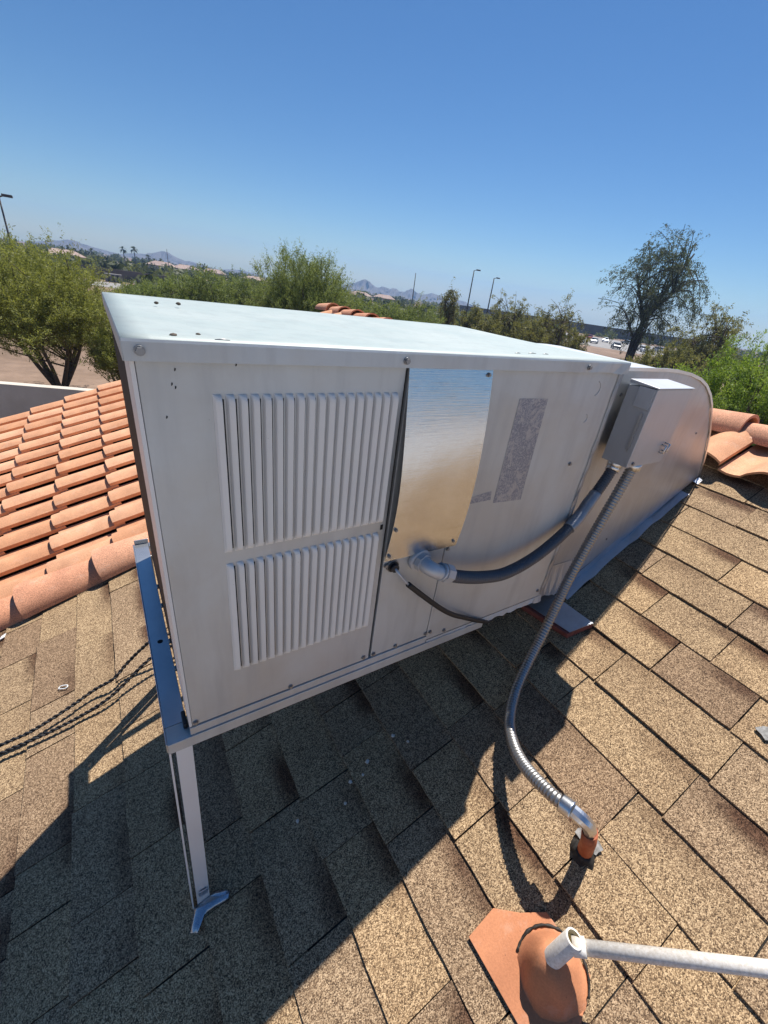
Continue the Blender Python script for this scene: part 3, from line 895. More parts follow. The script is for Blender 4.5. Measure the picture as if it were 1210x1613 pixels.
for i, (az, d, p_, lb) in enumerate([(54.6, 128, 'carw', 'white car, leftmost in the far lot'), (56.2, 140, 'carg', 'silver car beside the leftmost white car'), (57.3, 165, 'carw', 'white car further back in the far lot'), (58.6, 126, 'card', 'dark car just left of the tall trunk'), (61.4, 135, 'carw', 'white car just right of the tall trunk'), (62.9, 150, 'carg', 'silver car farthest right in the lot'), (55.4, 170, 'carr', 'red car at the back of the far lot'), (59.6, 178, 'carg', 'silver car at the back of the far lot')]):
    x, y = polar(az, d); car(x, y, rad(20 + 7 * i), p_, lb)

# ================================================================== AIR CONDITIONER
CD = 0.62
ac = thing('air_conditioner', (0.49, 0.31, 0), 'silver painted rooftop air conditioner with two rows of louvers', 'air conditioner')
MB().box((0.004, 0.006, 0.002), (0.981, CD, 0.676)).build('cabinet', M['dark'], ac)
MB().box((0.0015, 0.016, 0.0), (0.004, CD, 0.67)).build('side_panel', M['sideshade'], ac)
MB().box((0.981, 0.012, 0.0), (0.9845, CD, 0.67)).build('side_panel', M['duct'], ac)
# top cover with a folded front lip, slightly sagging
tc = MB()
rows = []
xs = np.linspace(-0.004, 0.9895, 34); ys = np.linspace(-0.013, CD + 0.006, 14)
def cap_z(x, y):
    k = (y - ys[0]) / (ys[-1] - ys[0]); a_ = (x - xs[0]) / (xs[-1] - xs[0])
    d = 0.0015 * math.sin(a_ * 9 + k * 4) * math.sin(math.pi * k) - 0.004 * math.sin(math.pi * a_) * math.sin(math.pi * k)
    return 0.693 - 0.009 * k + d
for y in ys: rows.append([(x, y, cap_z(x, y)) for x in xs])
tc.grid(rows, 0, True)
def lip(pts, dx, dy, wav):
    r0 = [(p[0], p[1], p[2]) for p in pts]; r1, r2 = [], []
    for i, p in enumerate(pts):
        w = wav * (math.sin(i * 1.7) + 0.6 * math.sin(i * 3.1))
        r1.append((p[0] + dx * .002, p[1] + dy * .002, p[2] - 0.003)); r2.append((p[0] + dx * (0.002 + w), p[1] + dy * (0.002 + w), p[2] - 0.024 - abs(wav) * 0.5 * math.sin(i)))
    tc.grid([r2, r1, r0], 0, False)
front = rows[0]
nf = len(front)
r0 = front; r1 = []; r2 = []
for i, p in enumerate(front):
    a_ = i / (nf - 1); dent = max(0, (a_ - 0.80) / 0.2)
    w = dent * 0.0028 * math.sin(i * 2.1)
    r1.append((p[0], p[1] - 0.0012, p[2] - 0.003)); r2.append((p[0], p[1] - 0.0016 + w, p[2] - 0.0235 + dent * 0.003 * math.sin(i * 1.3 + 1)))
tc.grid([r2, r1, r0], 1, False)
for col_, sx in ((0, -1), (-1, 1)):
    e = [r[col_] for r in rows]
    g = [[(p[0] + sx * .0014, p[1], p[2] - .0235) for p in e], [(p[0] + sx * .001, p[1], p[2] - .003) for p in e], e]
    tc.grid(g if sx > 0 else g[::-1], 1, False)
e = rows[-1]; tc.grid([e, [(p[0], p[1] + .001, p[2] - .0235) for p in e]], 1, False)
cover = tc.build('top_cover', [M['top'], M['paint']], ac)
so = cover.modifiers.new('thickness', 'SOLIDIFY'); so.thickness = 0.0012; so.offset = -1

# front panels
PY = -0.0035
lp = MB().box((0.006, PY, 0.020), (0.3765, 0.006, 0.6745)).build('louvered_panel', M['paint'], ac, bevel=0.0015)
ap = MB().box((0.3830, PY + .0005, 0.020), (0.5415, 0.006, 0.6745)).build('access_panel', M['paint'], ac, bevel=0.0015)
ep = MB().box((0.5435, PY, 0.004), (0.9835, 0.006, 0.6745)).build('end_panel', M['paint'], ac, bevel=0.0015)
MB().box((0.001, PY - 0.0025, -0.001), (0.5425, 0.006, 0.0185)).build('base_rail', M['paint'], ac, bevel=0.001)
MB().box((0.0008, PY, 0.020), (0.0055, 0.135, 0.669)).build('corner_post', M['louver'], ac)


def louver_mesh(L):
    prof = [(0.0, 0.0), (0.0030, 0.0040), (0.0096, 0.0082), (0.0102, 0.0080), (0.0102, 0.0042)]
    zs = [0, 0.0015, 0.004, 0.008, 0.013, L / 2, L - 0.013, L - 0.008, L - 0.004, L - 0.0015, L]
    fs = [0.0, 0.42, 0.72, 0.93, 1.0, 1.0, 1.0, .93, .72, .42, 0.0]
    mb = MB(); rows = []
    for z, f in zip(zs, fs): rows.append([(x, -o_ * f, z) for x, o_ in prof])
    mb.grid([r[::-1] for r in rows], 0, False)
    # dark opening under the raised edge; flat strip paints its shadow on the panel
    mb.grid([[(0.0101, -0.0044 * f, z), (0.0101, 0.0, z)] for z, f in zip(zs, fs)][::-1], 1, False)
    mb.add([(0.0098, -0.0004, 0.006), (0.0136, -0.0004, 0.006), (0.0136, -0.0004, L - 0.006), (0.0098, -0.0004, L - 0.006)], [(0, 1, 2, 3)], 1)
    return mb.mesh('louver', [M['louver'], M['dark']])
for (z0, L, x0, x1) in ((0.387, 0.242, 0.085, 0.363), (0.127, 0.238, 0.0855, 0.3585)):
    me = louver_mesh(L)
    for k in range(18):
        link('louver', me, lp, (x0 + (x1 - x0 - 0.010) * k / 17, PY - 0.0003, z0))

# bare metal patch, bowed, tucked under the lid at its top
pm = MB(); rows = []
for j in range(17):
    f = j / 16; row = []
    z = 0.2965 + (0.6735 - 0.2965) * f
    for i in range(11):
        g = i / 10
        x = 0.3785 + (0.562 - 0.3785) * g + 0.0012 * math.sin(7 * f)
        y = PY - 0.0030 - 0.006 * (1 - f) - 0.0190 * math.sin(math.pi * f) ** 0.95 - 0.0011 * math.sin(5 * f + 3 * g) * math.sin(math.pi * f) - .0016 * g * (1 - f)
        row.append((x, y, z - 0.003 * g * (1 - f)))
    rows.append(row)
back = [[(x, y + .0012, z) for x, y, z in r] for r in rows]
pm.grid(rows, 0, True); pm.grid(back[::-1], 0, True)
for ed, eb in ((rows[0], back[0]), (rows[-1], back[-1]), ([r[0] for r in rows], [r[0] for r in back]), ([r[-1] for r in rows], [r[-1] for r in back])):
    pm.grid([ed, eb], 0, False)
pt = pm.build('patch_panel', M['patch'], ac)

# worn sticker remains and knockouts on the end panel
sk = MB(); sk.prism([(0.659, PY - .0002, .378), (0.752, PY - .0002, .372), (0.744, PY - .0002, .612), (0.657, PY - .0002, .614)], (0, -0.0004, 0)); sk.build('worn_sticker', M['sticker'], ep)
sk = MB(); sk.prism([(0.565, PY - .0002, .388), (0.648, PY - .0002, .388), (0.645, PY - .0002, .41), (0.565, PY - .0002, .402)], (0, -0.0004, 0)); sk.build('worn_sticker', M['sticker'], ep)
def ring(parent, c, r, m_, a0=0, a1=6.283, th=0.0013):
    pts = [(c[0] + r * math.cos(a0 + (a1 - a0) * k / 24), PY - .0003, c[1] + r * math.sin(a0 + (a1 - a0) * k / 24)) for k in range(25)]
    MB().tube(pts, th, 5).build('knockout', m_, parent)
ring(ep, (0.902, 0.632), 0.016, M['boxp'], -1.3, 1.4, .0011); ring(ep, (0.897, 0.563), 0.010, M['boxp'], -1.3, 1.2, .0010)
def screw(parent, x, z, y=None, r=0.0039, m_=None):
    y = PY if y is None else y
    mb = MB(); mb.tube([(x, y + .001, z), (x, y - .0012, z)], r * 1.35, 12); mb.tube([(x, y - .0005, z), (x, y - .0045, z)], r, 6, smooth=False)
    return mb.build('screw', m_ or M['screw'], parent)
YL = -0.0155
for x, z in ((0.012, 0.681), (0.367, 0.680), (0.834, 0.680)): screw(cover, x, z, YL, 0.0042)
for x, z in ((0.012, 0.028), (0.192, 0.026), (0.362, 0.030)): screw(lp, x, z)
for x, z in ((0.389, 0.028), (0.449, 0.027), (0.538, 0.030), (0.389, 0.279)): screw(ap, x, z)
for x, z in ((0.552, 0.030), (0.60, 0.016), (0.9, 0.448), (0.958, 0.03), (0.55, 0.281)): screw(ep, x, z, r=0.004)
for x, z in ((0.386, 0.376), (0.549, 0.310), (0.386, 0.31), (0.552, 0.66)): screw(pt, x, z, PY - 0.0035 - .006 * (1 - (z - .2965) / .374) - .0190 * math.sin(math.pi * (z - .2965) / .374) - .0005, r=0.0030)
MB().box((0.364, PY - .0008, 0.3695), (0.3695, PY - .0002, 0.3805)).build('latch_slot', M['dark'], lp)
for p in ((0.045, 0.657), (0.040, 0.640), (0.0435, 0.636), (0.115, 0.664), (0.28, 0.669), (0.03, 0.60)):
    MB().prism([(p[0], PY - .0002, p[1]), (p[0] + .0016, PY - .0002, p[1] + .001), (p[0] + .002, PY - .0002, p[1] + .0034), (p[0] + .0007, PY - .0002, p[1] + .004)], (0, -.0004, 0)).build('paint_chip', M['dark'], lp)

# crumpled foil tape down the right front edge
tp = MB(); rows = []
rj = random.Random(3)
for j in range(26):
    z = 0.012 + 0.655 * j / 25
    c_ = rj.uniform(-.003, .003)
    w0 = 0.9745 + rj.uniform(-.003, .002)
    rows.append([(w0, PY - .0012, z), (0.979 + c_, PY - .004 - rj.uniform(0, .002), z), (0.9865 + c_ * .5, PY - .003 - rj.uniform(0, .002), z), (0.9895, 0.02 + rj.uniform(-.004, .004), z), (0.991, 0.045, z)])
tp.grid(rows, 0, False)
o = tp.build('foil_tape', M['oldtape'], ac)
# torn lower hem
hm = MB(); rows = [[], []]
for i in range(30):
    x = 0.545 + 0.442 * i / 29
    rows[0].append((x, PY - .001, 0.004)); rows[1].append((x, PY - .004 - rj.uniform(0, .003), -0.006 - rj.uniform(0, .010) * (0.3 + i / 29)))
hm.grid(rows[::-1], 0, False)
o = hm.build('torn_hem', M['paint'], ac); so = o.modifiers.new('t', 'SOLIDIFY'); so.thickness = 0.001

# ------------------------------------------------------------------ stand
st = thing('equipment_stand', (0.36, 0.34, -0.6), 'angle iron stand with a blue reflecting side rail under the air conditioner', 'stand')
def angle_rail(name, pts_fn, parent): pass
mb = MB(); mb.box((-0.038, -0.0088, -0.0270), (0.742, -0.0062, -0.0016)); mb.box((-0.038, -0.0062, -0.0055), (0.742, 0.03, -0.0016))
mb.build('front_rail', [M['paint']], st, bevel=.0008)
mb = MB(); mb.box((-0.0405, -0.0060, -0.0245), (-0.0382, 0.70, -0.0012)); mb.box((-0.0380, 0.031, -0.0238), (-0.0015, 0.695, -0.0018)); mb.box((-0.0355, 0.03, -0.060), (-0.0325, 0.695, -0.0238))
mb.box((-0.036, 0.6955, -0.0238), (0.0, 0.6990, 0.012))
sr = mb.build('side_rail', M['rail'], st, bevel=.0008)
MB().tube([(-0.0185, 0.262, -0.0020), (-0.0185, 0.262, -0.0013)], 0.0058, 14).build('bolt_hole', M['dark'], sr)
mb = MB(); mb.box((0.0, 0.68, -0.0245), (0.742, 0.70, -0.004)); mb.build('back_rail', M['rail'], st)
MB().box((-0.008, 0.012, -0.0013), (-0.0005, 0.045, 0.012)).build('rubber_pad', M['rubber'], st, bevel=.002)
for y in (0.45, 0.37, 0.24, 0.155): 
    MB().tube([(-0.003, y, 0.012), (0.002, y, 0.012)], 0.006, 8).build('bolt', M['screw'], st)
MB().box((0.70, 0.0, -0.0245), (0.742, 0.68, -0.006)).build('side_rail', M['rail'], st)
def rz(x): return RO.z + x * math.tan(PITCH)
def leg(x0, y0, x1, y1, zt, sgn=1, w=0.036, yd=1):
    """angle iron leg from the rail (x0,y0,zt) to the shingles"""
    zb = rz(x1) + 0.008
    mb = MB(); t3 = 0.0032
    def fl(a, b):   # a,b: offsets (dx,dy) lo/hi of a flange box at both ends
        q = []
        for (cx, cy, cz) in ((x1, y1, zb), (x0, y0, zt)):
            q += [(cx + a[0], cy + a[1], cz + (0 if cz != zb else (a[0]) * math.tan(PITCH))), (cx + b[0], cy + a[1], cz + (0 if cz != zb else (b[0]) * math.tan(PITCH))), (cx + b[0], cy + b[1], cz + (0 if cz != zb else (b[0]) * math.tan(PITCH))), (cx + a[0], cy + b[1], cz + (0 if cz != zb else (a[0]) * math.tan(PITCH)))]
        mb.hexa(q)
    fl((0.008, 0), (w, t3)); fl((-t3, yd * 0.0 if yd > 0 else -w), (0, w if yd > 0 else t3))
    return mb.build('leg', M['louver'], st)
leg(-0.0345, -0.0060, -0.052, -0.036, -0.006)
leg(-0.0335, 0.655, -0.040, 0.66, -0.024)
leg(0.700, 0.655, 0.700, 0.66, -0.024)
MB().box((-0.037, -0.0385, rz(-0.05) + .055), (-0.018, -0.0365, rz(-0.05) + .075)).build('foil_scrap', M['tape'], st)
# diagonal brace on the hidden back leg
# glossy sealant strips round the front foot
mb = MB(); rows = []
cl = [(-0.060, -0.082, 0.010), (-0.050, -0.066, 0.013), (-0.040, -0.050, 0.016), (-0.022, -0.047, 0.016), (0.000, -0.051, 0.014), (0.022, -0.058, 0.010), (0.030, -0.062, 0.005)]
for i, (u, v, w) in enumerate(cl):
    nx = Vector((cl[min(i + 1, 6)][0] - cl[max(i - 1, 0)][0], cl[min(i + 1, 6)][1] - cl[max(i - 1, 0)][1])).normalized(); nn = Vector((-nx.y, nx.x))
    rows.append([RP(u + nn.x * w * 0.95 * k, v + nn.y * w * 0.95 * k, 0.011 + 0.003 * (1 - k * k) + rj.uniform(-.0014, .0014)) for k in (-1, -.5, 0, .5, 1)])
mb.grid(rows, 0, True)
o = mb.build('sealant_patch', M['bluefoil']); tag(o, 'shiny bluish crooked foil patch at the foot of the front stand leg', 'patch'); so = o.modifiers.new('t', 'SOLIDIFY'); so.thickness = 0.003; so.offset = -1

# ------------------------------------------------------------------ curved duct
SY = 0.115
duct = thing('duct_elbow', (1.5, 0.3, rz(1.5)), 'silver painted curved duct running from the air conditioner into the roof', 'duct')
out = [(0.992, 0.664), (1.20, 0.662), (1.33, 0.661), (1.42, 0.657), (1.52, 0.648), (1.62, 0.632), (1.70, 0.610), (1.78, 0.575), (1.845, 0.535), (1.905, 0.48), (1.955, 0.425), (2.0, 0.36), (2.035, 0.30), (2.06, 0.245), (2.075, rz(2.075) + .02)]
low = [(1.30, rz(1.30) + 0.03), (1.20, rz(1.2) + 0.035), (1.12, -0.085), (1.05, -0.062), (0.992, -0.03)]
poly = [(x, SY, z) for x, z in out] + [(x, SY, z) for x, z in low]
dm = MB()
pv = [Vector(p) for p in poly]
dm.add(pv, [tuple(range(len(pv)))[::-1]], 0)
dm.add([p + Vector((0, .44, 0)) for p in pv], [tuple(range(len(pv)))], 0)
dm.build('side_sheet', M['duct'], duct)
sm = MB()
no = len(out)
sm.grid([[(x, SY - .001, z) for x, z in out], [(x, SY + .441, z) for x, z in out]], 0, True)
sm.build('curved_sheet', M['duct'], duct)
lipm = MB()
lo_ = [Vector((x, 0, z)) for x, z in out]
rows = [[], []]
for i, p in enumerate(lo_):
    tdir = (lo_[min(i + 1, no - 1)] - lo_[max(i - 1, 0)]).normalized(); nn = Vector((-tdir.z, 0, tdir.x))
    nn = nn if nn.z > -0.2 and (nn.z > 0 or nn.x > 0) else -nn
    rows[0].append((p.x, SY - .004, p.z)); rows[1].append((p.x + nn.x * .009, SY - .004, p.z + nn.z * .009))
lipm.grid(rows, 0, False)
o = lipm.build('rolled_edge', M['galv'], duct); so = o.modifiers.new('t', 'SOLIDIFY'); so.thickness = 0.004; so.offset = 0
# flashing along the roof
fm = MB(); rows = []
for k in range(16):
    x = 1.215 + (1.965 - 1.215) * k / 15
    u = x / math.cos(PITCH)
    j = rj.uniform(-.002, .002)
    rows.append([RP(u, SY - .038 + j * 2, 0.012 + abs(j)), RP(u, SY - .006, 0.014 + j), RP(u, SY - .003, 0.045 + j)])
fm.grid(rows, 0, False)
o = fm.build('flashing', M['flashing'], duct); so = o.modifiers.new('t', 'SOLIDIFY'); so.thickness = 0.0012
fe = MB(); fe.prism([RP(2.175, SY - .028, .016), RP(2.20, SY - .03, .026), RP(2.205, SY - .012, .030), RP(2.175, SY - .005, .022)], N * 0.002); fe.build('flashing_end', M['tape'], duct)
for x, z in ((1.83, 0.43), (1.42, 0.06), (1.9, 0.16), (1.12, 0.60), (1.55, 0.0), (1.28, 0.10)): screw(duct, x, z, SY, .004)
ring(duct, (1.60, 0.165), 0.018, M['galv'], 0.8, 3.9, .0014)
for o in list(duct.children):
    if o.name.startswith('knockout'):
        o.location.y += SY - PY
# torn sheet at the lower left
tm = MB(); rows = [[], [], []]
for i in range(12):
    f = i / 11; x = 0.988 + 0.235 * f
    zt = 0.03 - .03 * f; zl = -0.018 - 0.085 * f - rj.uniform(0, .012)
    rows[0].append((x, SY - .03 + .02 * f - rj.uniform(0, .006), zl)); rows[1].append((x, SY - .012 - rj.uniform(0, .008), (zt + zl) / 2)); rows[2].append((x, SY - .002, zt + .03))
tm.grid(rows, 0, False)
o = tm.build('torn_sheet', M['duct'], duct); so = o.modifiers.new('t', 'SOLIDIFY'); so.thickness = 0.001

# the duct stands a little askew: its near end leans towards the front
for o in duct.children:
    for q in o.data.vertices:
        x_ = q.co.x + LOC[duct].x
        q.co.y -= 0.075 * max(0.0, 1.9 - x_)

# ------------------------------------------------------------------ disconnect box
dx0, dx1, dz0, dz1, dy0, dy1 = 1.086, 1.258, 0.434, 0.638, -0.050, 0.026
db = thing('disconnect_box', ((dx0 + dx1) / 2, 0.1, dz0), 'grey electrical disconnect box mounted on the curved duct', 'electrical box')
MB().box((dx0, dy0 + .004, dz0), (dx1, dy1, dz1 - .002)).build('body', M['boxp'], db, bevel=.002)
MB().box((dx0 + .065, dy1, dz0 + .02), (dx1 - .006, 0.058, dz1 - .012)).build('added_shadow_box', M['duct'], db)  # box added behind the disconnect to close the gap in its shadow
dc = MB()
dc.box((dx0 - .003, dy0 - .001, dz0 + .002), (dx1 + .003, dy0 + .004, dz1 + .002))
dc.box((dx0 - .004, dy0 + .004, dz1 - .05), (dx0 - .0005, dy1 - .03, dz1 + .001))
dc.hexa([(dx0 - .005, dy0 - .004, dz1 + .003), (dx1 + .005, dy0 - .004, dz1 + .003), (dx1 + .005, dy1 - .002, dz1 + .003), (dx0 - .005, dy1 - .002, dz1 + .003), (dx0 - .005, dy0 - .004, dz1 + .006), (dx1 + .005, dy0 - .004, dz1 + .006), (dx1 + .005, dy1 - .002, dz1 + .012), (dx0 - .005, dy1 - .002, dz1 + .012)])
dc.build('cover', M['boxp'], db, bevel=.001)
MB().box((dx0 - .0075, dy0 + .012, dz0 + .045), (dx0 - .003, dy0 + .016, dz1 - .06)).build('hinge_rod', M['galv'], db)
h = MB(); h.tube([(dx1 - .020, dy0 - .001, dz0 + .038), (dx1 - .020, dy0 - .014, dz0 + .038), (dx1 - .020, dy0 - .014, dz0 + .060), (dx1 - .020, dy0 - .001, dz0 + .060)], .0022, 6)
h.tube([(dx1 - .034, dy0 - .001, dz0 + .034), (dx1 - .034, dy0 - .013, dz0 + .034), (dx1 - .034, dy0 - .013, dz0 + .056), (dx1 - .034, dy0 - .001, dz0 + .056)], .0022, 6)
h.build('hasp', M['galv'], db)
for x, z in ((dx0 + .02, dz0 + .012),): screw(db, x, z, dy0 - .001, .004)


# ------------------------------------------------------------------ conduits
def corrugated(pts, r, pitch, depth, name, m_, parent, n=14):
    path = spline(pts, pitch / 4)
    rs_ = [r * (1 - depth * (0.5 + 0.5 * math.cos(2 * math.pi * (i % 4) / 4.0))) for i in range(len(path))]
    return MB().tube(path, rs_, n).build(name, m_, parent)
c1 = thing('liquidtight_conduit', (0.8, 0, 0.2), 'dark curved conduit from the disconnect box to the front of the air conditioner', 'conduit')
p1 = [(0.527, -.046, .243), (0.552, -.050, .231), (0.635, -.050, .206), (0.724, -.050, .197), (0.843, -.042, .218), (0.979, -.018, .268), (1.099, .022, .312), (1.205, .050, .345), (1.30, .068, .354)]
p1 = [(0.522, -.046, .252), (0.552, -.050, .236), (0.635, -.050, .209), (0.724, -.050, .198), (0.843, -.042, .218), (0.972, -.0265, .271), (1.036, -.016, .328), (1.092, -.006, .384), (1.118, -.001, .424)]
corrugated(p1, 0.0152, 0.0062, 0.14, 'hose', M['conduit'], c1)
el = MB(); el.tube([(0.470, 0.0, 0.276), (0.470, -.016, 0.276)], .026, 18); el.tube([(0.470, -.014, 0.276), (0.472, -.026, 0.276)], .021, 8, smooth=False)
el.tube(spline([(0.470, -.02, 0.276), (0.476, -.040, 0.273), (0.492, -.047, 0.264), (0.512, -.047, 0.256)], .004), .0165, 14)
el.build('elbow_fitting', M['boxp'], c1)
el = MB(); el.tube([(0.508, -.047, .2585), (0.528, -.047, .248)], .0215, 8, smooth=False); el.tube([(0.500, -.047, .2625), (0.508, -.047, .2585)], .0195, 16); el.build('gland_nut', M['boxp'], c1)
el = MB(); el.tube([(1.116, -.001, .416), (1.120, 0, .434)], .020, 12); el.tube([(1.110, -.003, .405), (1.117, -.001, .418)], .0185, 14); el.build('gland_nut', M['galv'], c1)
tape = MB(); q = spline(p1, .004)
tape.tube(q[-52:-22], [0.0160 + rj.uniform(0, .0012) for _ in q[-52:-22]], 12); tape.build('tape_wrap', M['oldtape'], c1)

c2 = thing('flexible_metal_conduit', (0.9, -0.2, -0.2), 'long ribbed metal conduit looping from the disconnect box down to the orange roof stub', 'conduit')
p2 = [(1.172, -.025, .424), (1.158, -.020, .335), (1.136, -.018, .25), (1.105, -.019, .15), (1.072, -.024, .06), (1.035, -.036, -.035), (0.985, -.055, -.115), (.915, -.082, -.178), (.830, -.123, -.216), (.757, -.176, -.232), (.710, -.231, -.224), (.682, -.283, -.209), (.663, -.337, -.184), (.655, -.387, -.1625), (.658, -.413, -.155)]
corrugated(p2, 0.0158, 0.0080, 0.17, 'hose', M['flex'], c2, 16)
el = MB(); el.tube([(1.171, -.025, .412), (1.173, -.025, .434)], .0205, 14); el.build('gland_nut', M['galv'], c2)
el = MB(); el.tube(spline([(0.657, -.405, -.158), (0.660, -.432, -.150)], .004), .0200, 16); el.tube(spline([(0.660, -.430, -.1505), (0.664, -.446, -.151), (0.673, -.459, -.160), (0.681, -.466, -.174), (0.686, -.470, -.190)], .003), .0148, 9, smooth=False)
el.build('connector', M['galv'], c2)
stub = thing('conduit_stub', RP(0.768, -0.476), 'short orange pipe stub sealed with tar where the metal conduit enters the roof', 'pipe')
MB().tube([(0.684, -.4695, -.184), (0.706, -.474, -.243), (0.722, -.477, -.318)], .0165, 14).build('pipe', M['rust'], stub)
tr = MB(); ctr = RP(0.768, -0.476, 0.008); rows = []
for j, (rr, hh) in enumerate(((0.0, 0.016), (0.016, .017), (.021, .010), (.027, .002))):
    rows.append([ctr + U * (math.cos(a_ * .4488) * rr * (1 + (rj.uniform(-.25, .25) if j > 1 else 0))) + YV * (math.sin(a_ * .4488) * rr * (1 + (rj.uniform(-.25, .25) if j > 1 else 0))) + N * hh for a_ in range(14)])
    rows[-1].append(rows[-1][0])
tr.grid(rows[::-1], 0, True); tr.build('tar_collar', M['tar'], stub)
sl = MB(); pc = RP(0.795, -0.470, 0.0125)
pl = [pc + U * (math.cos(a_ * .524) * .020 * rj.uniform(.6, 1.25)) + YV * (math.sin(a_ * .524) * .036 * rj.uniform(.6, 1.25)) for a_ in range(12)]
sl.prism(pl, N * 0.0025); sl.build('sealant_smear', M['sealant'], stub)

# thin black control cable
cb = thing('control_cable', (0.5, -.03, .2), 'thin black cable hanging from a round bushing below the shiny patch', 'cable')
el = MB(); el.tube([(0.405, 0, .275), (0.405, -.010, .275)], .0125, 14); el.tube([(0.405, -.009, .275), (0.405, -.018, .275)], .009, 12); el.build('bushing', M['rubber'], cb)
el = MB(); el.tube([(0.405, -.002, .275), (0.405, -.0075, .275)], .0145, 14); el.build('locknut', M['screw'], cb)
pc_ = [(0.405, -.016, .275), (0.410, -.026, .266), (0.428, -.028, .243), (0.452, -.030, .218), (0.534, -.032, .140), (0.590, -.030, .094), (0.642, -.022, .058), (0.70, -.012, .018), (0.765, -.004, -.018), (0.82, .02, -.04), (0.86, .06, -.06)]
sp_ = spline(pc_, .006)
MB().tube(sp_[:9], .0028, 8).build('core', M['boxp'], cb)
MB().tube(sp_[8:], .0062, 10).build('jacket', M['rubber'], cb)

# ------------------------------------------------------------------ mounting block by the duct
bk = thing('mounting_block', RP(1.2, 0), 'flat bluish metal topped block with red edges on the shingles under the conduit', 'block')
mb = MB(); mb.hexa([RP(1.150, .10, .008), RP(1.176, -.078, .008), RP(1.272, -.100, .008), RP(1.262, .10, .008), RP(1.150, .10, .036), RP(1.176, -.078, .034), RP(1.272, -.100, .030), RP(1.262, .10, .036)])
mb.build('base', M['primer'], bk, bevel=.003)
mb = MB(); mb.hexa([RP(1.162, .10, .0365), RP(1.186, -.078, .0345), RP(1.272, -.100, .0305), RP(1.262, .10, .0365), RP(1.162, .10, .0385), RP(1.186, -.078, .0365), RP(1.272, -.100, .0325), RP(1.262, .10, .0385)])
mb.build('metal_top', M['flashing'], bk)
mb = MB(); mb.hexa([(0.850, .16, rz(.85)+.01), (0.880, .16, rz(.88)+.01), (0.880, .17, rz(.88)+.01), (0.850, .17, rz(.85)+.01), (0.850, .16, 0.0), (0.880, .16, 0.0), (0.880, .17, 0.0), (0.850, .17, 0.0)])
o = mb.build('leg', M['louver'], st)

# ------------------------------------------------------------------ plumbing vent and drain pipe
vf = thing('vent_flashing', RP(0.56, -0.55), 'orange painted vent flashing with a rounded collar on the shingles', 'vent')
mb = MB(); base_ = [RP(0.528, -.415), RP(0.470, -.432), RP(0.452, -.75), RP(0.70, -.74), RP(0.690, -.500), RP(0.600, -.500), RP(0.573, -.462)]
base_ = [RP(0.535, -.432), RP(0.462, -.437), RP(0.466, -.80), RP(0.553, -.80), RP(0.553, -.645), RP(0.625, -.61), RP(0.625, -.50), RP(0.578, -.47)]
mb.prism([p + N * .0145 for p in base_][::-1], N * -.003); mb.build('base_plate', M['orange'], vf, bevel=.0008)
cone = MB(); rows = []
VX = Vector((0.0, 0, 1))
bc = RP(0.566, -.567, .013)
tcn = Vector((0.5125, -.5555, -.297))
for f, rr in ((0, .066), (.06, .062), (.2, .056), (.4, .049), (.6, .041), (.78, .033), (.90, .0265), (.97, .0205), (1.0, .0172)):
    c_ = bc.lerp(tcn, f); k_ = f
    ax1 = (U * (1 - k_) + Vector((1, 0, 0)) * k_).normalized()
    wob = [1 + 0.035 * math.sin(a_ * .9 + f * 5) + 0.02 * math.sin(a_ * 2.1) for a_ in range(28)]; wob.append(wob[0])
    rows.append([c_ + ax1 * rr * wob[a_] * math.cos(a_ * math.pi / 14) + YV * rr * wob[a_] * math.sin(a_ * math.pi / 14) for a_ in range(29)])
cone.grid(rows, 0, True); cone.build('collar', M['orange'], vf)
tar2 = MB()
arc = [bc + U * .068 * math.cos(a_) + YV * .068 * math.sin(a_) + N * (.001 + rj.uniform(0, .003)) for a_ in np.linspace(-1.1, 2.1, 34)]
tar2.tube(arc, [rj.uniform(.0015, .0042) for _ in arc], 6); tar2.build('tar_bead', M['tar'], vf)

dp = thing('drain_pipe', tcn, 'weathered white PVC tee and pipe resting in the orange vent flashing', 'pipe')
ax = (Vector((0.5345, -.5625, -.224)) - Vector((0.5245, -.556, -.262))).normalized()
# open tee: stands in the collar, mouth up
tb = Vector((0.508, -.5545, -.312)); tt = Vector((0.531, -.5608, -.226))
axd = (tt - tb).normalized()
tee = MB(); rows = []
def ring_at(c_, r_, n=24):
    u_ = axd.cross(Vector((0, 1, 0))).normalized(); w_ = axd.cross(u_)
    return [c_ + u_ * r_ * math.cos(2 * math.pi * k / n) + w_ * r_ * math.sin(2 * math.pi * k / n) for k in range(n + 1)]
tee.grid([ring_at(tb, .0168), ring_at(tt - axd * .001, .0168), ring_at(tt, .0162)], 0, True)
tee.grid([ring_at(tt, .0162), ring_at(tt, .0130)], 0, False)
tee.build('tee_body', M['pvc'], dp)
bore = MB(); bore.grid([ring_at(tt, .0130), ring_at(tt - axd * .022, .0128), ring_at(tt - axd * .023, .0105), ring_at(tt - axd * .06, .0103), ring_at(tt - axd * .061, .0001)], 0, True); bore.build('bore', M['pvcin'], dp)
side0 = tb.lerp(tt, 0.70)
far_ = Vector((0.741, -.758, -.134))
dirp = (far_ - side0).normalized()
s2 = MB(); s2.tube([side0 + dirp * .010, side0 + dirp * .033], .0152, 18); s2.build('tee_socket', M['pvc'], dp)
s2 = MB(); s2.tube([side0 + dirp * .030, far_ + dirp * .35], .0120, 18); s2.build('pipe', M['pvc'], dp)

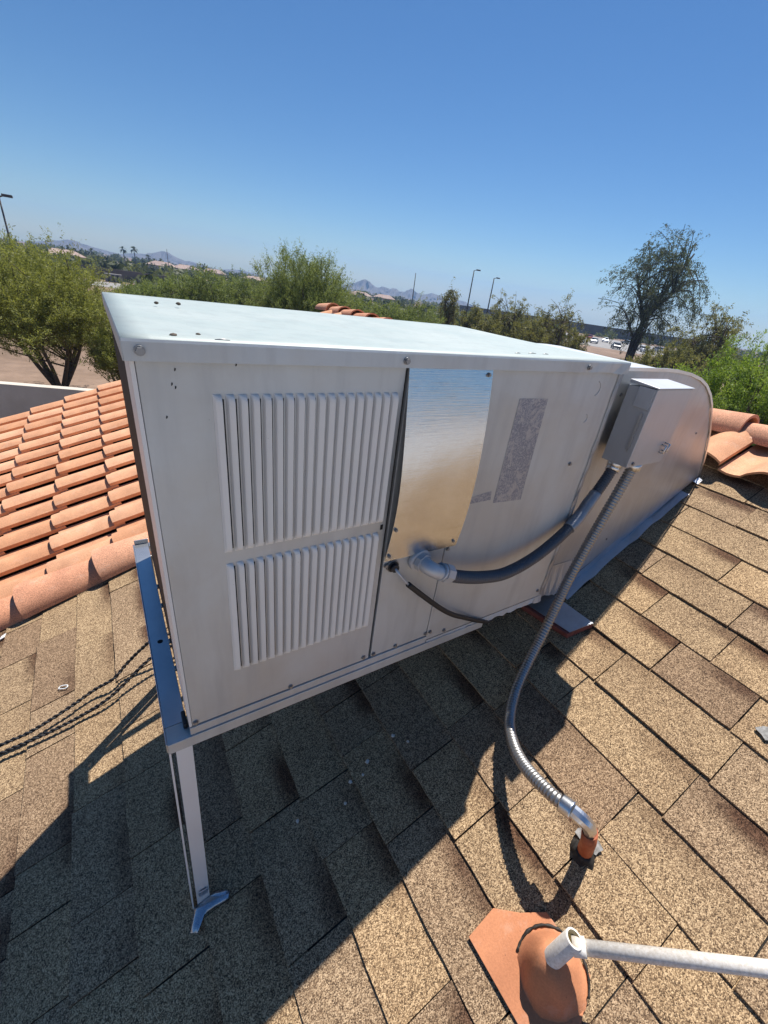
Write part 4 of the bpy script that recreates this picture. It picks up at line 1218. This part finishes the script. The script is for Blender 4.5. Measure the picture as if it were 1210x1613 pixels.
# ------------------------------------------------------------------ twisted cables on the left
def twisted(uv, label, name='twisted_cable'):
    pts = [RP(u, v, h) for u, v, h in uv]
    path = spline(pts, .006)
    t = thing(name, pts[0], label, 'cable', 'black twisted cables left of the stand')
    for ph in (0, math.pi):
        q = []
        for i, p in enumerate(path):
            tdir = (path[min(i + 1, len(path) - 1)] - path[max(i - 1, 0)]).normalized()
            a_ = i * .006 / .034 * 2 * math.pi + ph
            s_ = N.cross(tdir).normalized(); w_ = tdir.cross(s_)
            q.append(p + (s_ * math.cos(a_) + w_ * math.sin(a_)) * .0036)
        MB().tube(q, .0034, 6).build('strand', M['rubber'], t)
twisted([(-.80, .775, .04), (-.564, .772, .040), (-.448, .760, .036), (-.337, .772, .034), (-.242, .788, .036), (-.176, .782, .044), (-.118, .802, .06), (-.052, .806, .085), (.02, .80, .10), (.2, .76, .06)], 'upper black twisted cable crossing the sunlit shingles at left')
twisted([(-.80, .75, .035), (-.562, .745, .032), (-.44, .728, .028), (-.387, .722, .026), (-.295, .716, .026), (-.205, .715, .034), (-.130, .735, .045), (-.06, .752, .062), (.02, .76, .07), (.2, .74, .05)], 'lower black twisted cable crossing the sunlit shingles at left')

# ------------------------------------------------------------------ small litter
def pebble(p, r, label, m_='stone', nm='pebble', grp='small pale pebbles on the shingles'):
    R = random.Random(int(p.x * 1e4)); mb = MB(); rows = []
    for j in range(5):
        th_ = math.pi * j / 4
        rows.append([p + Vector((math.cos(k) * math.sin(th_) * r * R.uniform(.8, 1.3), math.sin(k) * math.sin(th_) * r * R.uniform(.8, 1.3), math.cos(th_) * r * .7)) for k in [i * 1.0472 for i in range(6)]])
        rows[-1].append(rows[-1][0])
    mb.grid(rows, 0, True)
    tag(mb.build(nm, M[m_], loc=p), label, 'pebble', grp)
for i, (u, v) in enumerate([(.352, -.060), (.388, -.022), (.452, -.005), (.425, -.028), (.228, -.020), (.548, .010), (.575, -.03)]):
    pebble(RP(u, v, .012), .0042 + .001 * (i % 3), ['pale pebble nearest the middle of the cabinet shadow', 'pale pebble in shade below the cable', 'larger pale pebble in shade under the base rail', 'pale pebble in shade next to the larger one', 'pale pebble in shade farthest left', 'pale pebble in shade close under the end panel', 'pale pebble in shade farthest right'][i])
for i, (x, y, r, lb) in enumerate([(0.052, 0.025, .007, 'flat brown crumb near the front left corner of the cabinet top'), (0.083, 0.045, .0045, 'small dark crumb beside the flat one on the cabinet top'), (0.075, 0.40, .006, 'dark crumb, left of two at the back of the cabinet top'), (0.115, 0.42, .007, 'dark crumb, right of two at the back of the cabinet top')]):
    pebble(Vector((x, y, 0.6925)), r * .62, lb, 'bark', 'crumb', 'dark crumbs on the cabinet top')
for x_, y_, l_ in ((0.665, 0.045, .016), (0.712, 0.052, .024), (0.755, 0.050, .018), (0.095, 0.007, .018)):
    MB().tube([(x_, y_, cap_z(x_, y_) + .0003), (x_ + l_ * .5, y_ + .0015, cap_z(x_ + l_ * .5, y_) + .0006), (x_ + l_, y_, cap_z(x_ + l_, y_) + .0003)], [.0005, .0014, .0005], 5).build('scuff', M['screw'], cover)
t = tag(MB().tube(spline([RP(-.380, .912, .013), RP(-.356, .898, .013), RP(-.350, .908, .013), RP(-.374, .922, .013), RP(-.382, .914, .013)], .004), .0020, 6).build('plastic_clip', M['white']), 'small pale plastic clip lying on the sunlit shingles above the cables', 'clip')
mb = MB(); mb.prism([RP(-.632, 1.385, .013), RP(-.612, 1.389, .013), RP(-.605, 1.405, .017), RP(-.622, 1.40, .016)], N * .003)
tag(mb.build('paper_scrap', M['white']), 'white torn scrap at the edge of the clay cap tiles', 'scrap')
mb = MB(); mb.prism([RP(-.445, 1.10, .0125), RP(-.42, 1.10, .0125), RP(-.40, 1.104, .0125), RP(-.42, 1.106, .0125)], N * .002)
pl = [RP(1.335 + .022 * math.cos(k * .6) * rj.uniform(.5, 1.2), -.570 + .022 * math.sin(k * .6) * rj.uniform(.5, 1.2), .0125) for k in range(10)]
mb = MB(); mb.prism(pl, N * .002); tag(mb.build('sealant_smear', M['sealant']), 'pale dried sealant smear on the sunlit shingles at the right edge', 'smear')

# ------------------------------------------------------------------ air
hz = bpy.data.materials.new('thin_air_haze'); hz.use_nodes = True
nt = hz.node_tree
for n_ in list(nt.nodes):
    if n_.type == 'BSDF_PRINCIPLED': nt.nodes.remove(n_)
pv_ = nt.nodes.new('ShaderNodeVolumePrincipled')
pv_.inputs['Color'].default_value = (0.38, 0.62, 1.0, 1); pv_.inputs['Density'].default_value = 0.00042
pv_.inputs['Anisotropy'].default_value = 0.2
nt.links.new(pv_.outputs[0], nt.nodes['Material Output'].inputs['Volume'])
mb = MB().box((-1720, -1720, -44), (1720, 1720, 60))
o = mb.build('haze', hz); tag(o, kind='stuff')
